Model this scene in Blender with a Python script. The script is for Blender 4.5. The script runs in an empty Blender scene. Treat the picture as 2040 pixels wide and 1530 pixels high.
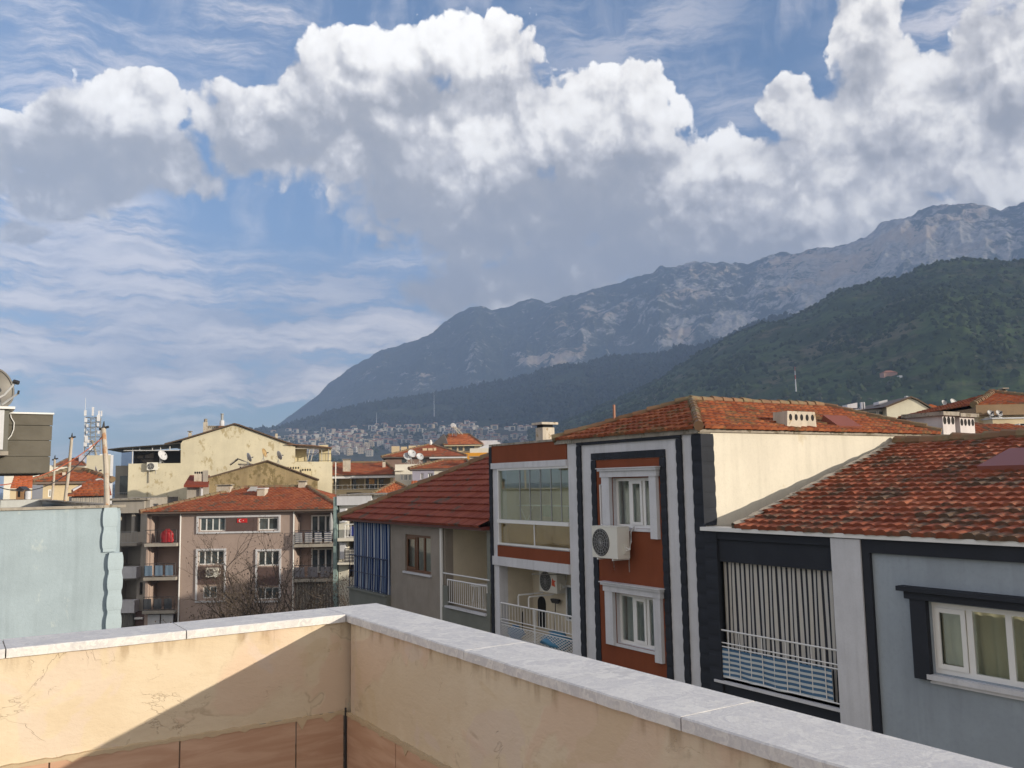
import bpy, math, random
import numpy as np
from mathutils import Vector, Matrix
random.seed(7); RNG = np.random.default_rng(7)
SC = bpy.context.scene; COL = SC.collection
R = math.radians
# ------------------------------------------------------------------ camera
EYE = 14.7                                   # eye height over the ground: a roof terrace on the fourth storey
FPX, PITCH, ROLL, SA = 1750.0, 0.11122312, -0.01841703, 0.56868753
_f = np.array([0, math.cos(PITCH), math.sin(PITCH)]); _x = np.array([1., 0, 0]); _u = np.cross(_x, _f)
CX = math.cos(ROLL)*_x + math.sin(ROLL)*_u; CU = -math.sin(ROLL)*_x + math.cos(ROLL)*_u; CW = _f
EYEV = np.array([0, 0, EYE])
cam = bpy.data.objects.new('camera', bpy.data.cameras.new('camera')); COL.objects.link(cam)
cam.matrix_world = Matrix(((CX[0], CU[0], -CW[0], 0), (CX[1], CU[1], -CW[1], 0), (CX[2], CU[2], -CW[2], EYE), (0, 0, 0, 1)))
cam.data.sensor_width = 36; cam.data.lens = 36*FPX/2040; cam.data.clip_start = .05; cam.data.clip_end = 30000
SC.camera = cam
def ray(px, py): return CW + CX*(px-1020)/FPX - CU*(py-765)/FPX
def project(q):
    d = np.asarray(q)-EYEV; w = d@CW; return 1020+FPX*(d@CX)/w, 765-FPX*(d@CU)/w
def azel(px, py):
    d = ray(px, py); return math.atan2(d[0], d[1]), math.atan2(d[2], math.hypot(d[0], d[1]))
# ------------------------------------------------------------------ light
SUN_AZ, SUN_EL = R(67), R(12.8)              # azimuth measured from straight behind the camera towards the right
S = np.array([math.sin(SUN_AZ)*math.cos(SUN_EL), -math.cos(SUN_AZ)*math.cos(SUN_EL), math.sin(SUN_EL)])
sun = bpy.data.objects.new('sun', bpy.data.lights.new('sun', 'SUN')); COL.objects.link(sun)
sun.data.energy = 2.75; sun.data.angle = R(.53); sun.data.color = (1.0, .875, .69)
sun.rotation_euler = Vector(S).to_track_quat('Z', 'Y').to_euler(); sun.location = (40, -60, 60)
SC.view_settings.view_transform = 'Standard'; SC.view_settings.look = 'None'
SC.view_settings.exposure = 0.68; SC.view_settings.gamma = 1.0
SC.cycles.max_bounces = 6; SC.cycles.diffuse_bounces = 3; SC.cycles.glossy_bounces = 3; SC.cycles.volume_bounces = 1
SC.cycles.transparent_max_bounces = 8; SC.cycles.use_denoising = True; SC.cycles.caustics_reflective = False

class NT:
    """small helper that writes node trees"""
    def __init__(s, nt): s.nt = nt
    def n(s, t, **k):
        nd = s.nt.nodes.new(t); ins = k.pop('ins', {})
        for a, v in k.items(): setattr(nd, a, v)
        for i, v in ins.items(): s.set(nd.inputs[i], v)
        return nd
    def set(s, sock, v):
        if isinstance(v, bpy.types.NodeSocket): s.nt.links.new(v, sock)
        elif isinstance(v, bpy.types.Node): s.nt.links.new(v.outputs[0], sock)
        else:
            if sock.type == 'RGBA' and len(v) == 3: v = (*v, 1)
            sock.default_value = v
    def m(s, op, a, b=0., c=0., clamp=False):
        return s.n('ShaderNodeMath', operation=op, use_clamp=clamp, ins={0: a, 1: b, 2: c}).outputs[0]
    def v(s, op, a, b=(0, 0, 0), c=None):
        nd = s.n('ShaderNodeVectorMath', operation=op, ins={0: a, 1: b})
        if c is not None: s.set(nd.inputs[2], c)
        return nd.outputs['Value'] if op in ('LENGTH', 'DOT_PRODUCT', 'DISTANCE') else nd.outputs[0]
    def mix(s, f, a, b, blend='MIX'):
        nd = s.n('ShaderNodeMix', data_type='RGBA', blend_type=blend); s.set(nd.inputs[0], f); s.set(nd.inputs[6], a); s.set(nd.inputs[7], b)
        return nd.outputs[2]
    def noise(s, vec, scale, detail=4, rough=.5, dims='3D', dist=0., typ='FBM', out=0):
        nd = s.n('ShaderNodeTexNoise', noise_dimensions=dims, noise_type=typ)
        for k, v in (('Vector', vec), ('Scale', scale), ('Detail', detail), ('Roughness', rough), ('Distortion', dist)): s.set(nd.inputs[k], v)
        return nd.outputs[out]
    def ramp(s, f, a, b, lo=0., hi=1., smooth=True):
        nd = s.n('ShaderNodeMapRange', interpolation_type='SMOOTHSTEP' if smooth else 'LINEAR')
        for k, v in (('Value', f), ('From Min', a), ('From Max', b), ('To Min', lo), ('To Max', hi)): s.set(nd.inputs[k], v)
        return nd.outputs[0]
# ------------------------------------------------------------------ sky: daylight, cumulus and a thin high veil, all as functions of direction
CUMULUS = [(895,522,26,26),(1075,500,60,24),(1150,545,80,36),(95,380,80,46),(60,470,60,26), # photo x, y, half width, half height of each heap of the cloud bank
 (700,115,120,78),(830,98,140,66),(965,120,112,104),(620,205,105,105),(800,235,220,130),(1000,270,170,150),(1185,200,95,88),(1262,205,98,96),
 (1180,305,205,140),(950,365,300,118),(1260,400,280,145),(690,300,200,100),(500,235,130,78),(800,400,150,70),(850,440,120,50),(520,295,130,66),(1010,440,220,72),
 (272,198,104,62),(140,250,112,66),(20,275,100,66),(230,310,190,84),(330,345,90,62),(100,395,66,52),
 (1500,405,280,150),(1760,185,130,125),(1722,50,74,84),(1850,265,240,165),(1985,125,120,110),(1640,340,150,90),(1570,205,70,52),(1630,260,80,60),(2030,360,170,110),
 (1000,400,330,130),(1300,440,330,130),(900,430,230,85),(1560,450,300,110),(230,335,220,80),(1000,570,210,66),(1120,535,190,66),(880,590,110,55),(1350,480,260,80),(1700,440,300,60),(2180,250,220,260),(-120,320,160,120)]
DARK = [(900,430,300,70,1.0),(1200,465,320,75,1.1),(1050,490,240,70,1.0),(220,350,230,75,.85),(1400,505,230,55,.8),(880,185,120,42,.75),(960,205,120,40,.5),(1160,405,170,60,.6),(640,290,140,60,.5),(80,300,110,50,.55),
 (1000,590,220,60,.75),(860,575,140,50,.8), (480,270,140,60,.55),(1250,350,90,40,.5),(760,350,130,50,.35)]
LIGHT = [(895,520,30,30,.8),(1090,510,90,40,.8),(1150,550,80,40,.5),(95,375,80,40,.5),(690,95,130,80,.9),(840,110,140,90,.9),(1240,190,150,100,1.1),(1160,290,150,80,.8),(270,195,110,55,.55),(900,300,150,50,.5),(1760,140,120,110,.6),(1940,330,150,60,.6),(700,330,60,30,.4),(960,270,110,60,.6),(1680,240,90,80,.4),(1700,390,240,90,.45),(1950,400,160,80,.4),(1500,420,200,60,.3),(1080,380,120,50,.35),(760,330,90,40,.35),(560,310,70,34,.3),(1290,470,110,40,.35),(1030,260,120,90,.8)]
VEIL = [(560,760,140,34,.9),(620,745,90,30,.9),(780,650,120,60,.8),(140,100,230,110,.55),(520,55,120,90,.62),(1250,60,230,90,.42),(140,485,240,62,.85),(60,600,220,60,.6),(200,690,420,70,.85),(430,800,420,60,.5),(690,560,190,40,.6),(420,620,260,40,.6),(620,700,240,50,.8),(700,560,260,60,.6),(760,640,160,40,.6),(60,340,120,120,.7),(150,430,140,80,.6),(150,560,260,90,.5),(250,740,420,80,.5),(520,700,300,90,.4),(1950,40,200,120,.7),(330,575,90,14,.6),(1430,230,110,70,.35)]
VDARK = [(330,720,260,26,.6),(150,790,260,26,.5),(560,640,160,24,.6),(860,600,120,40,.7),(430,560,60,14,.5),(690,560,190,36,.8),(440,640,170,20,.6),(260,505,60,10,.6),(230,680,60,8,.5),(120,650,60,6,.4),(620,615,180,30,.5),(1000,600,200,60,.4)]
W = bpy.data.worlds.new('World'); SC.world = W; W.use_nodes = True
def build_world():
    nt = W.node_tree; nt.nodes.clear(); T = NT(nt)
    g = bpy.data.node_groups.new('cloud_field', 'ShaderNodeTree')
    g.interface.new_socket('c', in_out='INPUT', socket_type='NodeSocketVector'); g.interface.new_socket('d', in_out='OUTPUT', socket_type='NodeSocketFloat')
    G = NT(g); gi = G.n('NodeGroupInput'); go = G.n('NodeGroupOutput'); c0 = gi.outputs[0]
    w = G.v('SUBTRACT', G.noise(c0, 9, 3, .55, '2D', out=1), (.5, .5, .5))
    c = G.v('MULTIPLY_ADD', w, (.055, .045, 0), c0)
    acc = None
    for px, py, rx, ry in CUMULUS:
        a, e = azel(px, py); sx, sy = FPX/rx*.97, FPX/ry*.97
        l = G.v('LENGTH', G.v('MULTIPLY_ADD', c, (sx, sy, 0), (-a*sx, -e*sy, 0)))
        acc = l if acc is None else G.n('ShaderNodeMath', operation='SMOOTH_MIN', ins={0: acc, 1: l, 2: .22}).outputs[0]
    b = G.m('SUBTRACT', 1., acc)
    G.set(go.inputs[0], b)
    h = bpy.data.node_groups.new('cloud_detail', 'ShaderNodeTree')
    h.interface.new_socket('c', in_out='INPUT', socket_type='NodeSocketVector'); h.interface.new_socket('d', in_out='OUTPUT', socket_type='NodeSocketFloat')
    H = NT(h); hi = H.n('NodeGroupInput'); ho = H.n('NodeGroupOutput'); c0 = hi.outputs[0]
    n1 = H.noise(c0, 14, 6, .55, '2D', out=1); n1v = H.m('SUBTRACT', H.n('ShaderNodeSeparateXYZ', ins={0: n1}).outputs[0], .5)
    vo = H.n('ShaderNodeTexVoronoi', voronoi_dimensions='2D', feature='F1'); cw = H.v('MULTIPLY_ADD', H.v('SUBTRACT', n1, (.5, .5, .5)), (.05, .05, 0), c0)
    for k, v in (('Vector', cw), ('Scale', 20.), ('Detail', 2.), ('Roughness', .5), ('Lacunarity', 2.2)): H.set(vo.inputs[k], v)
    puff = H.m('SUBTRACT', .42, vo.outputs['Distance'])
    H.set(ho.inputs[0], H.m('MULTIPLY_ADD', n1v, 1.25, H.m('MULTIPLY', puff, .58)))
    d = T.n('ShaderNodeTexCoord').outputs['Generated']; sx = T.n('ShaderNodeSeparateXYZ', ins={0: d})
    az = T.m('ARCTAN2', sx.outputs[0], sx.outputs[1]); el = T.m('ARCSINE', sx.outputs[2])
    c = T.n('ShaderNodeCombineXYZ', ins={0: az, 1: el}).outputs[0]
    def field(off, t=h):
        nd = T.n('ShaderNodeGroup', node_tree=t); T.set(nd.inputs[0], T.v('ADD', c, off) if off else c); return nd.outputs[0]
    def spots(lst, cc, k=1.0):
        acc = None
        for px, py, rx, ry, amp in lst:
            a, e = azel(px, py); qx, qy = FPX/rx, FPX/ry
            l = T.v('LENGTH', T.v('MULTIPLY_ADD', cc, (qx, qy, 0), (-a*qx, -e*qy, 0)))
            t = T.ramp(l, .15, 1.5*k, amp, 0.)
            acc = t if acc is None else T.m('ADD', acc, t)
        return acc
    bb = field(None, g); dd, d1, d2 = field(None), field((.006, .014, 0)), field((.012, .045, 0)); d0 = T.m('MULTIPLY_ADD', bb, 1.55, dd)
    wv = T.v('SUBTRACT', T.noise(c, 7, 4, .6, '2D', out=1), (.5, .5, .5))
    cwp = T.v('MULTIPLY_ADD', wv, (.10, .07, 0), c)
    dark = T.m('MINIMUM', spots(DARK, cwp), 1.05); light = T.m('MINIMUM', spots(LIGHT, cwp), 1.1); mac = T.m('SUBTRACT', bb, field((.012, .05, 0), g)); mac = T.m('MAXIMUM', T.m('MINIMUM', mac, .7), -.6)
    L = T.m('MULTIPLY_ADD', T.m('SUBTRACT', dd, d1), 1.05, T.m('MULTIPLY', T.m('SUBTRACT', dd, d2), .55))
    L = T.m('ADD', L, T.m('MULTIPLY', T.ramp(d0, .0, .9), -.30))
    br = T.m('ADD', T.m('MULTIPLY_ADD', L, .48, T.m('MULTIPLY_ADD', mac, .26, .60)), T.m('SUBTRACT', T.m('MULTIPLY', light, .19), T.m('MULTIPLY', dark, .33)))
    br = T.m('ADD', br, T.m('MULTIPLY', T.m('SUBTRACT', T.noise(c, 11, 5, .6, '2D'), .5), .45)); br = T.m('ADD', br, T.m('MULTIPLY', T.m('SUBTRACT', T.noise(cwp, 5.5, 5, .6, '2D'), .5), .55))
    cr = T.n('ShaderNodeValToRGB'); T.set(cr.inputs[0], br); e = cr.color_ramp.elements
    e[0].position = 0.; e[0].color = (.275, .27, .27, 1); e[1].position = 1.; e[1].color = (1.04, 1.0, .93, 1)
    for p, q in ((.3, (.335, .322, .31, 1)), (.55, (.56, .535, .51, 1)), (.78, (.90, .855, .785, 1))):
        k = e.new(p); k.color = q
    soft = T.ramp(br, .35, .80, .36, .11)
    alpha = T.m('MULTIPLY', T.m('POWER', T.m('DIVIDE', T.m('ADD', d0, .02), soft, clamp=True), .85), T.ramp(bb, -.34, -.14))
    sky = T.n('ShaderNodeTexSky', sky_type='NISHITA', sun_disc=False, sun_elevation=SUN_EL, sun_rotation=math.pi-SUN_AZ, altitude=60, air_density=1.0, dust_density=1.2, ozone_density=2.2)
    # Blender's sky_rotation turns clockwise from +Y, the sun stands behind the camera on the right
    base = T.mix(1., sky.outputs[0], (.66, .92, 1.16, 1), 'MULTIPLY')
    st = T.v('MULTIPLY', T.v('MULTIPLY_ADD', wv, (.05, .045, 0), c), (3.6, 19., 1.))
    streak = T.noise(st, 1.7, 8, .66, '2D', .0)
    up = T.noise(T.v('MULTIPLY', T.v('MULTIPLY_ADD', wv, (.06, .06, 0), c), (12., 4., 1.)), 1.6, 6, .62, '2D', .0)
    veil = T.m('MULTIPLY', spots(VEIL, cwp, 1.1), T.ramp(streak, .33, .62, .18, 1.15), clamp=True)
    gen = T.m('MULTIPLY', T.ramp(up, .42, .75), .35); gen = T.m('MAXIMUM', gen, T.m('MULTIPLY', T.ramp(sx.outputs[1], .35, -.1), .85))  # bright veil added to the unseen sky behind the camera, for ambient light
    low = T.ramp(el, .02, .26, .62, 0.)
    veil = T.m('MAXIMUM', veil, T.m('MAXIMUM', gen, T.m('MULTIPLY', low, T.ramp(streak, .3, .7, .55, 1.1))), clamp=True)
    vd = T.m('MULTIPLY', spots(VDARK, cwp), 1., clamp=True)
    vcol = T.mix(T.ramp(streak, .38, .66), (.43, .44, .49, 1), (.86, .79, .745, 1)); vcol = T.mix(T.m('MULTIPLY', vd, .8), vcol, (.29, .33, .41, 1))
    vcol = T.mix(T.ramp(el, .12, .0, 0, .6), vcol, (.50, .50, .545, 1))
    vcol = T.mix(T.ramp(sx.outputs[1], .3, -.2, 0, .9), vcol, (.62, .55, .47, 1))  # added rear veil tinted warm so the ambient light is less blue
    K = 10.


    def times(col, k):
        nd = T.n('ShaderNodeVectorMath', operation='SCALE', ins={0: col}); nd.inputs['Scale'].default_value = k; return nd.outputs[0]
    s1 = T.mix(T.m('MULTIPLY', veil, .9), base, times(vcol, K))
    s2 = T.mix(alpha, s1, times(cr.outputs[0], K))
    bg = T.n('ShaderNodeBackground', ins={0: s2, 1: .1}); out = T.n('ShaderNodeOutputWorld', ins={0: bg})
build_world()
W.cycles.sampling_method = 'MANUAL'; W.cycles.sample_map_resolution = 1024
# ------------------------------------------------------------------ materials
MATS = {}
def material(name, fn, *a, **k):
    if name in MATS: return MATS[name]
    m = bpy.data.materials.new(name); m.use_nodes = True; nt = m.node_tree; nt.nodes.clear(); T = NT(nt)
    out = T.n('ShaderNodeOutputMaterial'); sh = fn(T, *a, **k); T.set(out.inputs[0], sh)
    MATS[name] = m; return m
def obc(T): return T.n('ShaderNodeTexCoord').outputs['Object']
def princ(T, col, rough=.85, bump=None, metal=0., spec=.3, bdist=.02):
    p = T.n('ShaderNodeBsdfPrincipled'); T.set(p.inputs['Base Color'], col); T.set(p.inputs['Roughness'], rough)
    p.inputs['Metallic'].default_value = metal; p.inputs['Specular IOR Level'].default_value = spec
    if bump is not None:
        b = T.n('ShaderNodeBump'); b.inputs['Strength'].default_value = .6; b.inputs['Distance'].default_value = bdist
        T.set(b.inputs['Height'], bump); T.set(p.inputs['Normal'], b)
    return p.outputs[0]
def dk(c, k): return tuple(min(1, v*k) for v in c)
def _plaster(T, col, var=.12, scale=1., stain=None, amt=.5, sscale=.8, bump=.004, streak=.0):
    o = obc(T); f = T.noise(o, 1.3*scale, 6, .6)
    c = T.mix(T.ramp(f, .3, .7), dk(col, 1-var), dk(col, 1+var*.6))
    g = T.noise(o, 26*scale, 4, .6); c = T.mix(T.m('MULTIPLY', T.ramp(g, .45, .75), .25), c, dk(col, .72))
    if streak:
        sv = T.noise(T.v('MULTIPLY', o, (5, 5, .35)), 1.2*scale, 5, .6); c = T.mix(T.m('MULTIPLY', T.ramp(sv, .44, .72), streak), c, dk(col, .5))
    if stain is not None:
        s = T.m('ADD', T.m('MULTIPLY', T.noise(o, sscale, 6, .62), .55), T.m('MULTIPLY', T.noise(T.v('MULTIPLY', o, (1, 1, .6)), sscale*5.3, 7, .68), .45)); k = T.ramp(s, .66-amt*.25, .70-amt*.22, 0, .85); c = T.mix(k, c, T.mix(T.noise(o, sscale*9, 4, .6), stain, dk(stain, 1.7)))
    h = T.noise(o, 38*scale, 5, .6)
    return princ(T, c, .9, h, bdist=bump, spec=.2)
def plaster(name, col, **k): return material('plaster_'+name, _plaster, col, **k)
def _flat(T, col, rough=.5, metal=0., var=.08, scale=4.):
    f = T.noise(obc(T), scale, 4, .6); c = T.mix(f, dk(col, 1-var), dk(col, 1+var))
    return princ(T, c, rough, None, metal, .4)
def paint(name, col, **k): return material('paint_'+name, _flat, col, **k)
def _glass(T, tint=(.90, .94, .92), refl=.07, dark=.0):
    lw = T.n('ShaderNodeLayerWeight'); lw.inputs[0].default_value = .35
    tr = T.n('ShaderNodeBsdfTransparent', ins={0: tint}); gl = T.n('ShaderNodeBsdfGlossy'); gl.inputs['Roughness'].default_value = .015
    mx = T.n('ShaderNodeMixShader'); T.set(mx.inputs[0], T.m('MULTIPLY_ADD', lw.outputs['Facing'], .28, refl)); T.set(mx.inputs[1], tr); T.set(mx.inputs[2], gl); return mx.outputs[0]
GLASS = material('window_glass', _glass)
def _darkglass(T, col=(.035, .045, .05)):
    f = T.noise(obc(T), 1.1, 3); c = T.mix(T.ramp(f, .35, .65), col, dk(col, 2.6)); return princ(T, c, .12, None, 0, .6)
DARKGLASS = material('far_window_glass', _darkglass)
def _tiles(T, cols, lichen=(.045, .04, .03), amt=.5, moss=None, sc=1.):
    o = obc(T); at = T.n('ShaderNodeAttribute', attribute_name='rnd'); rnd = at.outputs['Fac']
    cr = T.n('ShaderNodeValToRGB'); T.set(cr.inputs[0], rnd); e = cr.color_ramp.elements
    e[0].color = (*cols[0], 1); e[1].color = (*cols[2], 1); k = e.new(.5); k.color = (*cols[1], 1)
    f = T.noise(o, .9*sc, 6, .65, dist=.4); f2 = T.noise(o, 5*sc, 5, .65)
    m = T.ramp(T.m('ADD', T.m('MULTIPLY_ADD', f2, .5, f), T.m('MULTIPLY', rnd, .22)), 1.02-amt*.32, 1.12-amt*.18)
    c = T.mix(T.m('MULTIPLY', m, .85), cr.outputs[0], T.mix(T.noise(o, 9*sc, 3), lichen, dk(lichen, 2.6)))
    sp = T.ramp(T.noise(o, 22*sc, 4, .7), .6, .72); c = T.mix(T.m('MULTIPLY', sp, .5), c, dk(lichen, 2.))
    return princ(T, c, .85, T.noise(o, 60, 3), bdist=.003, spec=.25)
def tilemat(name, cols, **k): return material('roof_tiles_'+name, _tiles, cols, **k)
def _stripes(T, bands, n, axis=0, rough=.8, wear=.15):
    uv = T.n('ShaderNodeUVMap', uv_map='uv'); sx = T.n('ShaderNodeSeparateXYZ', ins={0: uv.outputs[0]})
    t = T.m('FRACT', T.m('MULTIPLY', sx.outputs[axis], n)); cr = T.n('ShaderNodeValToRGB'); cr.color_ramp.interpolation = 'CONSTANT'; T.set(cr.inputs[0], t); e = cr.color_ramp.elements
    e[0].position = 0; e[0].color = (*bands[0][1], 1); e[1].position = bands[1][0]; e[1].color = (*bands[1][1], 1)
    for p, c in bands[2:]:
        k = e.new(p); k.color = (*c, 1)
    c = T.mix(T.m('MULTIPLY', T.noise(obc(T), 6, 4), wear), cr.outputs[0], (.1, .1, .1, 1)); 
    d = T.n('ShaderNodeBsdfDiffuse', ins={0: c}); tl = T.n('ShaderNodeBsdfTranslucent', ins={0: c}); mx = T.n('ShaderNodeMixShader', ins={0: .18, 1: d, 2: tl}); return mx.outputs[0]
def _cloth(T, col):
    c = T.mix(T.noise(obc(T), 5, 3), dk(col, .85), col); d = T.n('ShaderNodeBsdfDiffuse', ins={0: c}); tl = T.n('ShaderNodeBsdfTranslucent', ins={0: c}); mx = T.n('ShaderNodeMixShader', ins={0: .35, 1: d, 2: tl}); return mx.outputs[0]
def cloth(name, col): return material('cloth_'+name, _cloth, col)
def _marble(T):
    o = obc(T); w = T.noise(o, 3.2, 5, .6, out=1); v = T.v('MULTIPLY_ADD', w, (1.3, 1.3, .4), o)
    a = T.noise(T.v('MULTIPLY', v, (1.0, 3.2, 1)), 6.5, 6, .6); b = T.noise(o, 21, 5, .7)
    c = T.mix(T.ramp(a, .36, .68), (.57, .565, .58, 1), (.74, .73, .715, 1)); c = T.mix(T.m('MULTIPLY', T.ramp(b, .52, .72), .18), c, (.84, .83, .80, 1))
    s = T.noise(o, 1.6, 6, .7); c = T.mix(T.m('MULTIPLY', T.ramp(s, .58, .75), .35), c, (.30, .29, .27, 1))
    return princ(T, c, .62, T.noise(o, 90, 3), bdist=.0015, spec=.3)
MARBLE = material('marble_coping', _marble)
def _parapet(T):
    o = obc(T); sz = T.n('ShaderNodeSeparateXYZ', ins={0: o})
    base = T.mix(T.ramp(T.noise(o, 1.7, 6, .62, dist=.5), .36, .66), (.61, .51, .375, 1), (.67, .58, .445, 1))
    patch = T.noise(o, 1.25, 4, .5, dist=1.2); base = T.mix(T.m('MULTIPLY', T.ramp(patch, .53, .57), .55), base, (.64, .48, .37, 1))
    p2 = T.noise(T.v('ADD', o, (3.1, 5.2, .3)), 1.7, 4, .55, dist=.9); base = T.mix(T.m('MULTIPLY', T.ramp(p2, .57, .60), .5), base, (.62, .52, .45, 1))
    p3 = T.noise(T.v('ADD', o, (7.1, 1.2, 2.3)), 2.3, 4, .55, dist=.9); base = T.mix(T.m('MULTIPLY', T.ramp(p3, .60, .62), .4), base, (.58, .47, .31, 1))
    ed = T.m('MULTIPLY', T.ramp(T.m('ABSOLUTE', T.m('SUBTRACT', patch, .535)), .012, .0), T.ramp(T.noise(o, 9, 4, .6), .5, .62)); base = T.mix(T.m('MULTIPLY', ed, .28), base, (.20, .12, .06, 1))
    pits = T.ramp(T.noise(o, 34, 4, .75), .70, .76); base = T.mix(T.m('MULTIPLY', pits, .7), base, (.22, .13, .07, 1))
    cr = T.m('MULTIPLY', T.ramp(T.m('ABSOLUTE', T.m('SUBTRACT', T.noise(o, 2.4, 5, .6, dist=.8), .5)), .006, .0), T.ramp(T.noise(o, 3.3, 3), .52, .62)); base = T.mix(T.m('MULTIPLY', cr, .22), base, (.20, .12, .07, 1))
    top = T.m('MULTIPLY', T.ramp(T.m('ADD', sz.outputs[2], T.m('MULTIPLY', T.noise(o, 8, 5, .7), .16)), -.02, .06), T.ramp(T.noise(T.v('MULTIPLY', o, (7, 7, 1)), 1.5, 4, .6), .46, .66)); base = T.mix(T.m('MULTIPLY', top, .40), base, (.20, .11, .04, 1))
    h = T.m('ADD', T.noise(T.v('MULTIPLY', o, (1, 1, 2)), 16, 6, .65), T.m('ADD', T.m('MULTIPLY', T.ramp(patch, .53, .57), .5), T.m('MULTIPLY', cr, -.8)))
    return princ(T, base, .92, h, bdist=.006, spec=.15)
PARAPET = material('parapet_plaster', _parapet)
def _skirt(T):
    o = obc(T); w = T.noise(T.v('MULTIPLY', o, (1.2, 1.2, 9)), 2.2, 5, .6, dist=.5); c = T.mix(T.ramp(w, .35, .68), (.48, .30, .205, 1), (.58, .395, .285, 1)); return princ(T, c, .45, None, 0, .4)
SKIRT = material('terracotta_skirting', _skirt)
def _ground(T):
    o = obc(T); f = T.noise(o, .004, 6, .6); g = T.noise(o, .05, 5, .6); c = T.mix(T.ramp(f, .4, .6), (.10, .095, .07, 1), (.06, .075, .035, 1)); c = T.mix(T.m('MULTIPLY', g, .5), c, (.12, .11, .10, 1)); return princ(T, c, .95, None, 0, .1)
GROUND = material('plain_ground', _ground)
WHITE = paint('white_metal', (.74, .745, .75), rough=.4, var=.04)
IRON = paint('dark_iron', (.035, .035, .04), rough=.5)
BLACK = paint('black_void', (.012, .012, .013), rough=.9)
GREYMET = paint('grey_metal', (.34, .345, .35), rough=.4, metal=.3)
RUST = plaster('rusty_pipe', (.50, .45, .39), stain=(.30, .15, .07), amt=.6, sscale=1.5, scale=3.)
# ------------------------------------------------------------------ building blocks
class F:
    """a vertical plane: u to the right, z up, d out of the plane towards whoever faces it"""
    def __init__(s, x, y, ux, uy):
        l = math.hypot(ux, uy); s.o = np.array([x, y, 0.]); s.U = np.array([ux/l, uy/l, 0]); s.N = np.array([uy/l, -ux/l, 0])
    def w(s, u, z, d=0.): return s.o + s.U*u + s.N*d + np.array([0, 0, z])
    def px(s, x, y, d=0.):
        r = ray(x, y); P = s.o + s.N*d; t = ((P-EYEV)@s.N)/(r@s.N); q = EYEV + r*t
        return float((q-s.o)@s.U), float(q[2])
    def u(s, x, y, d=0.): return s.px(x, y, d)[0]
    def z(s, x, y, d=0.): return s.px(x, y, d)[1]
    def side(s, u, d=0.):                    # the plane at right angles that starts at u and runs back from this one
        q = s.w(u, 0, d); return F(q[0], q[1], -s.N[0], -s.N[1])
def fronto(px, Y, ang=0.):
    r = ray(px, 955); return F(r[0]/r[1]*Y, Y, math.cos(ang), math.sin(ang))
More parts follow.
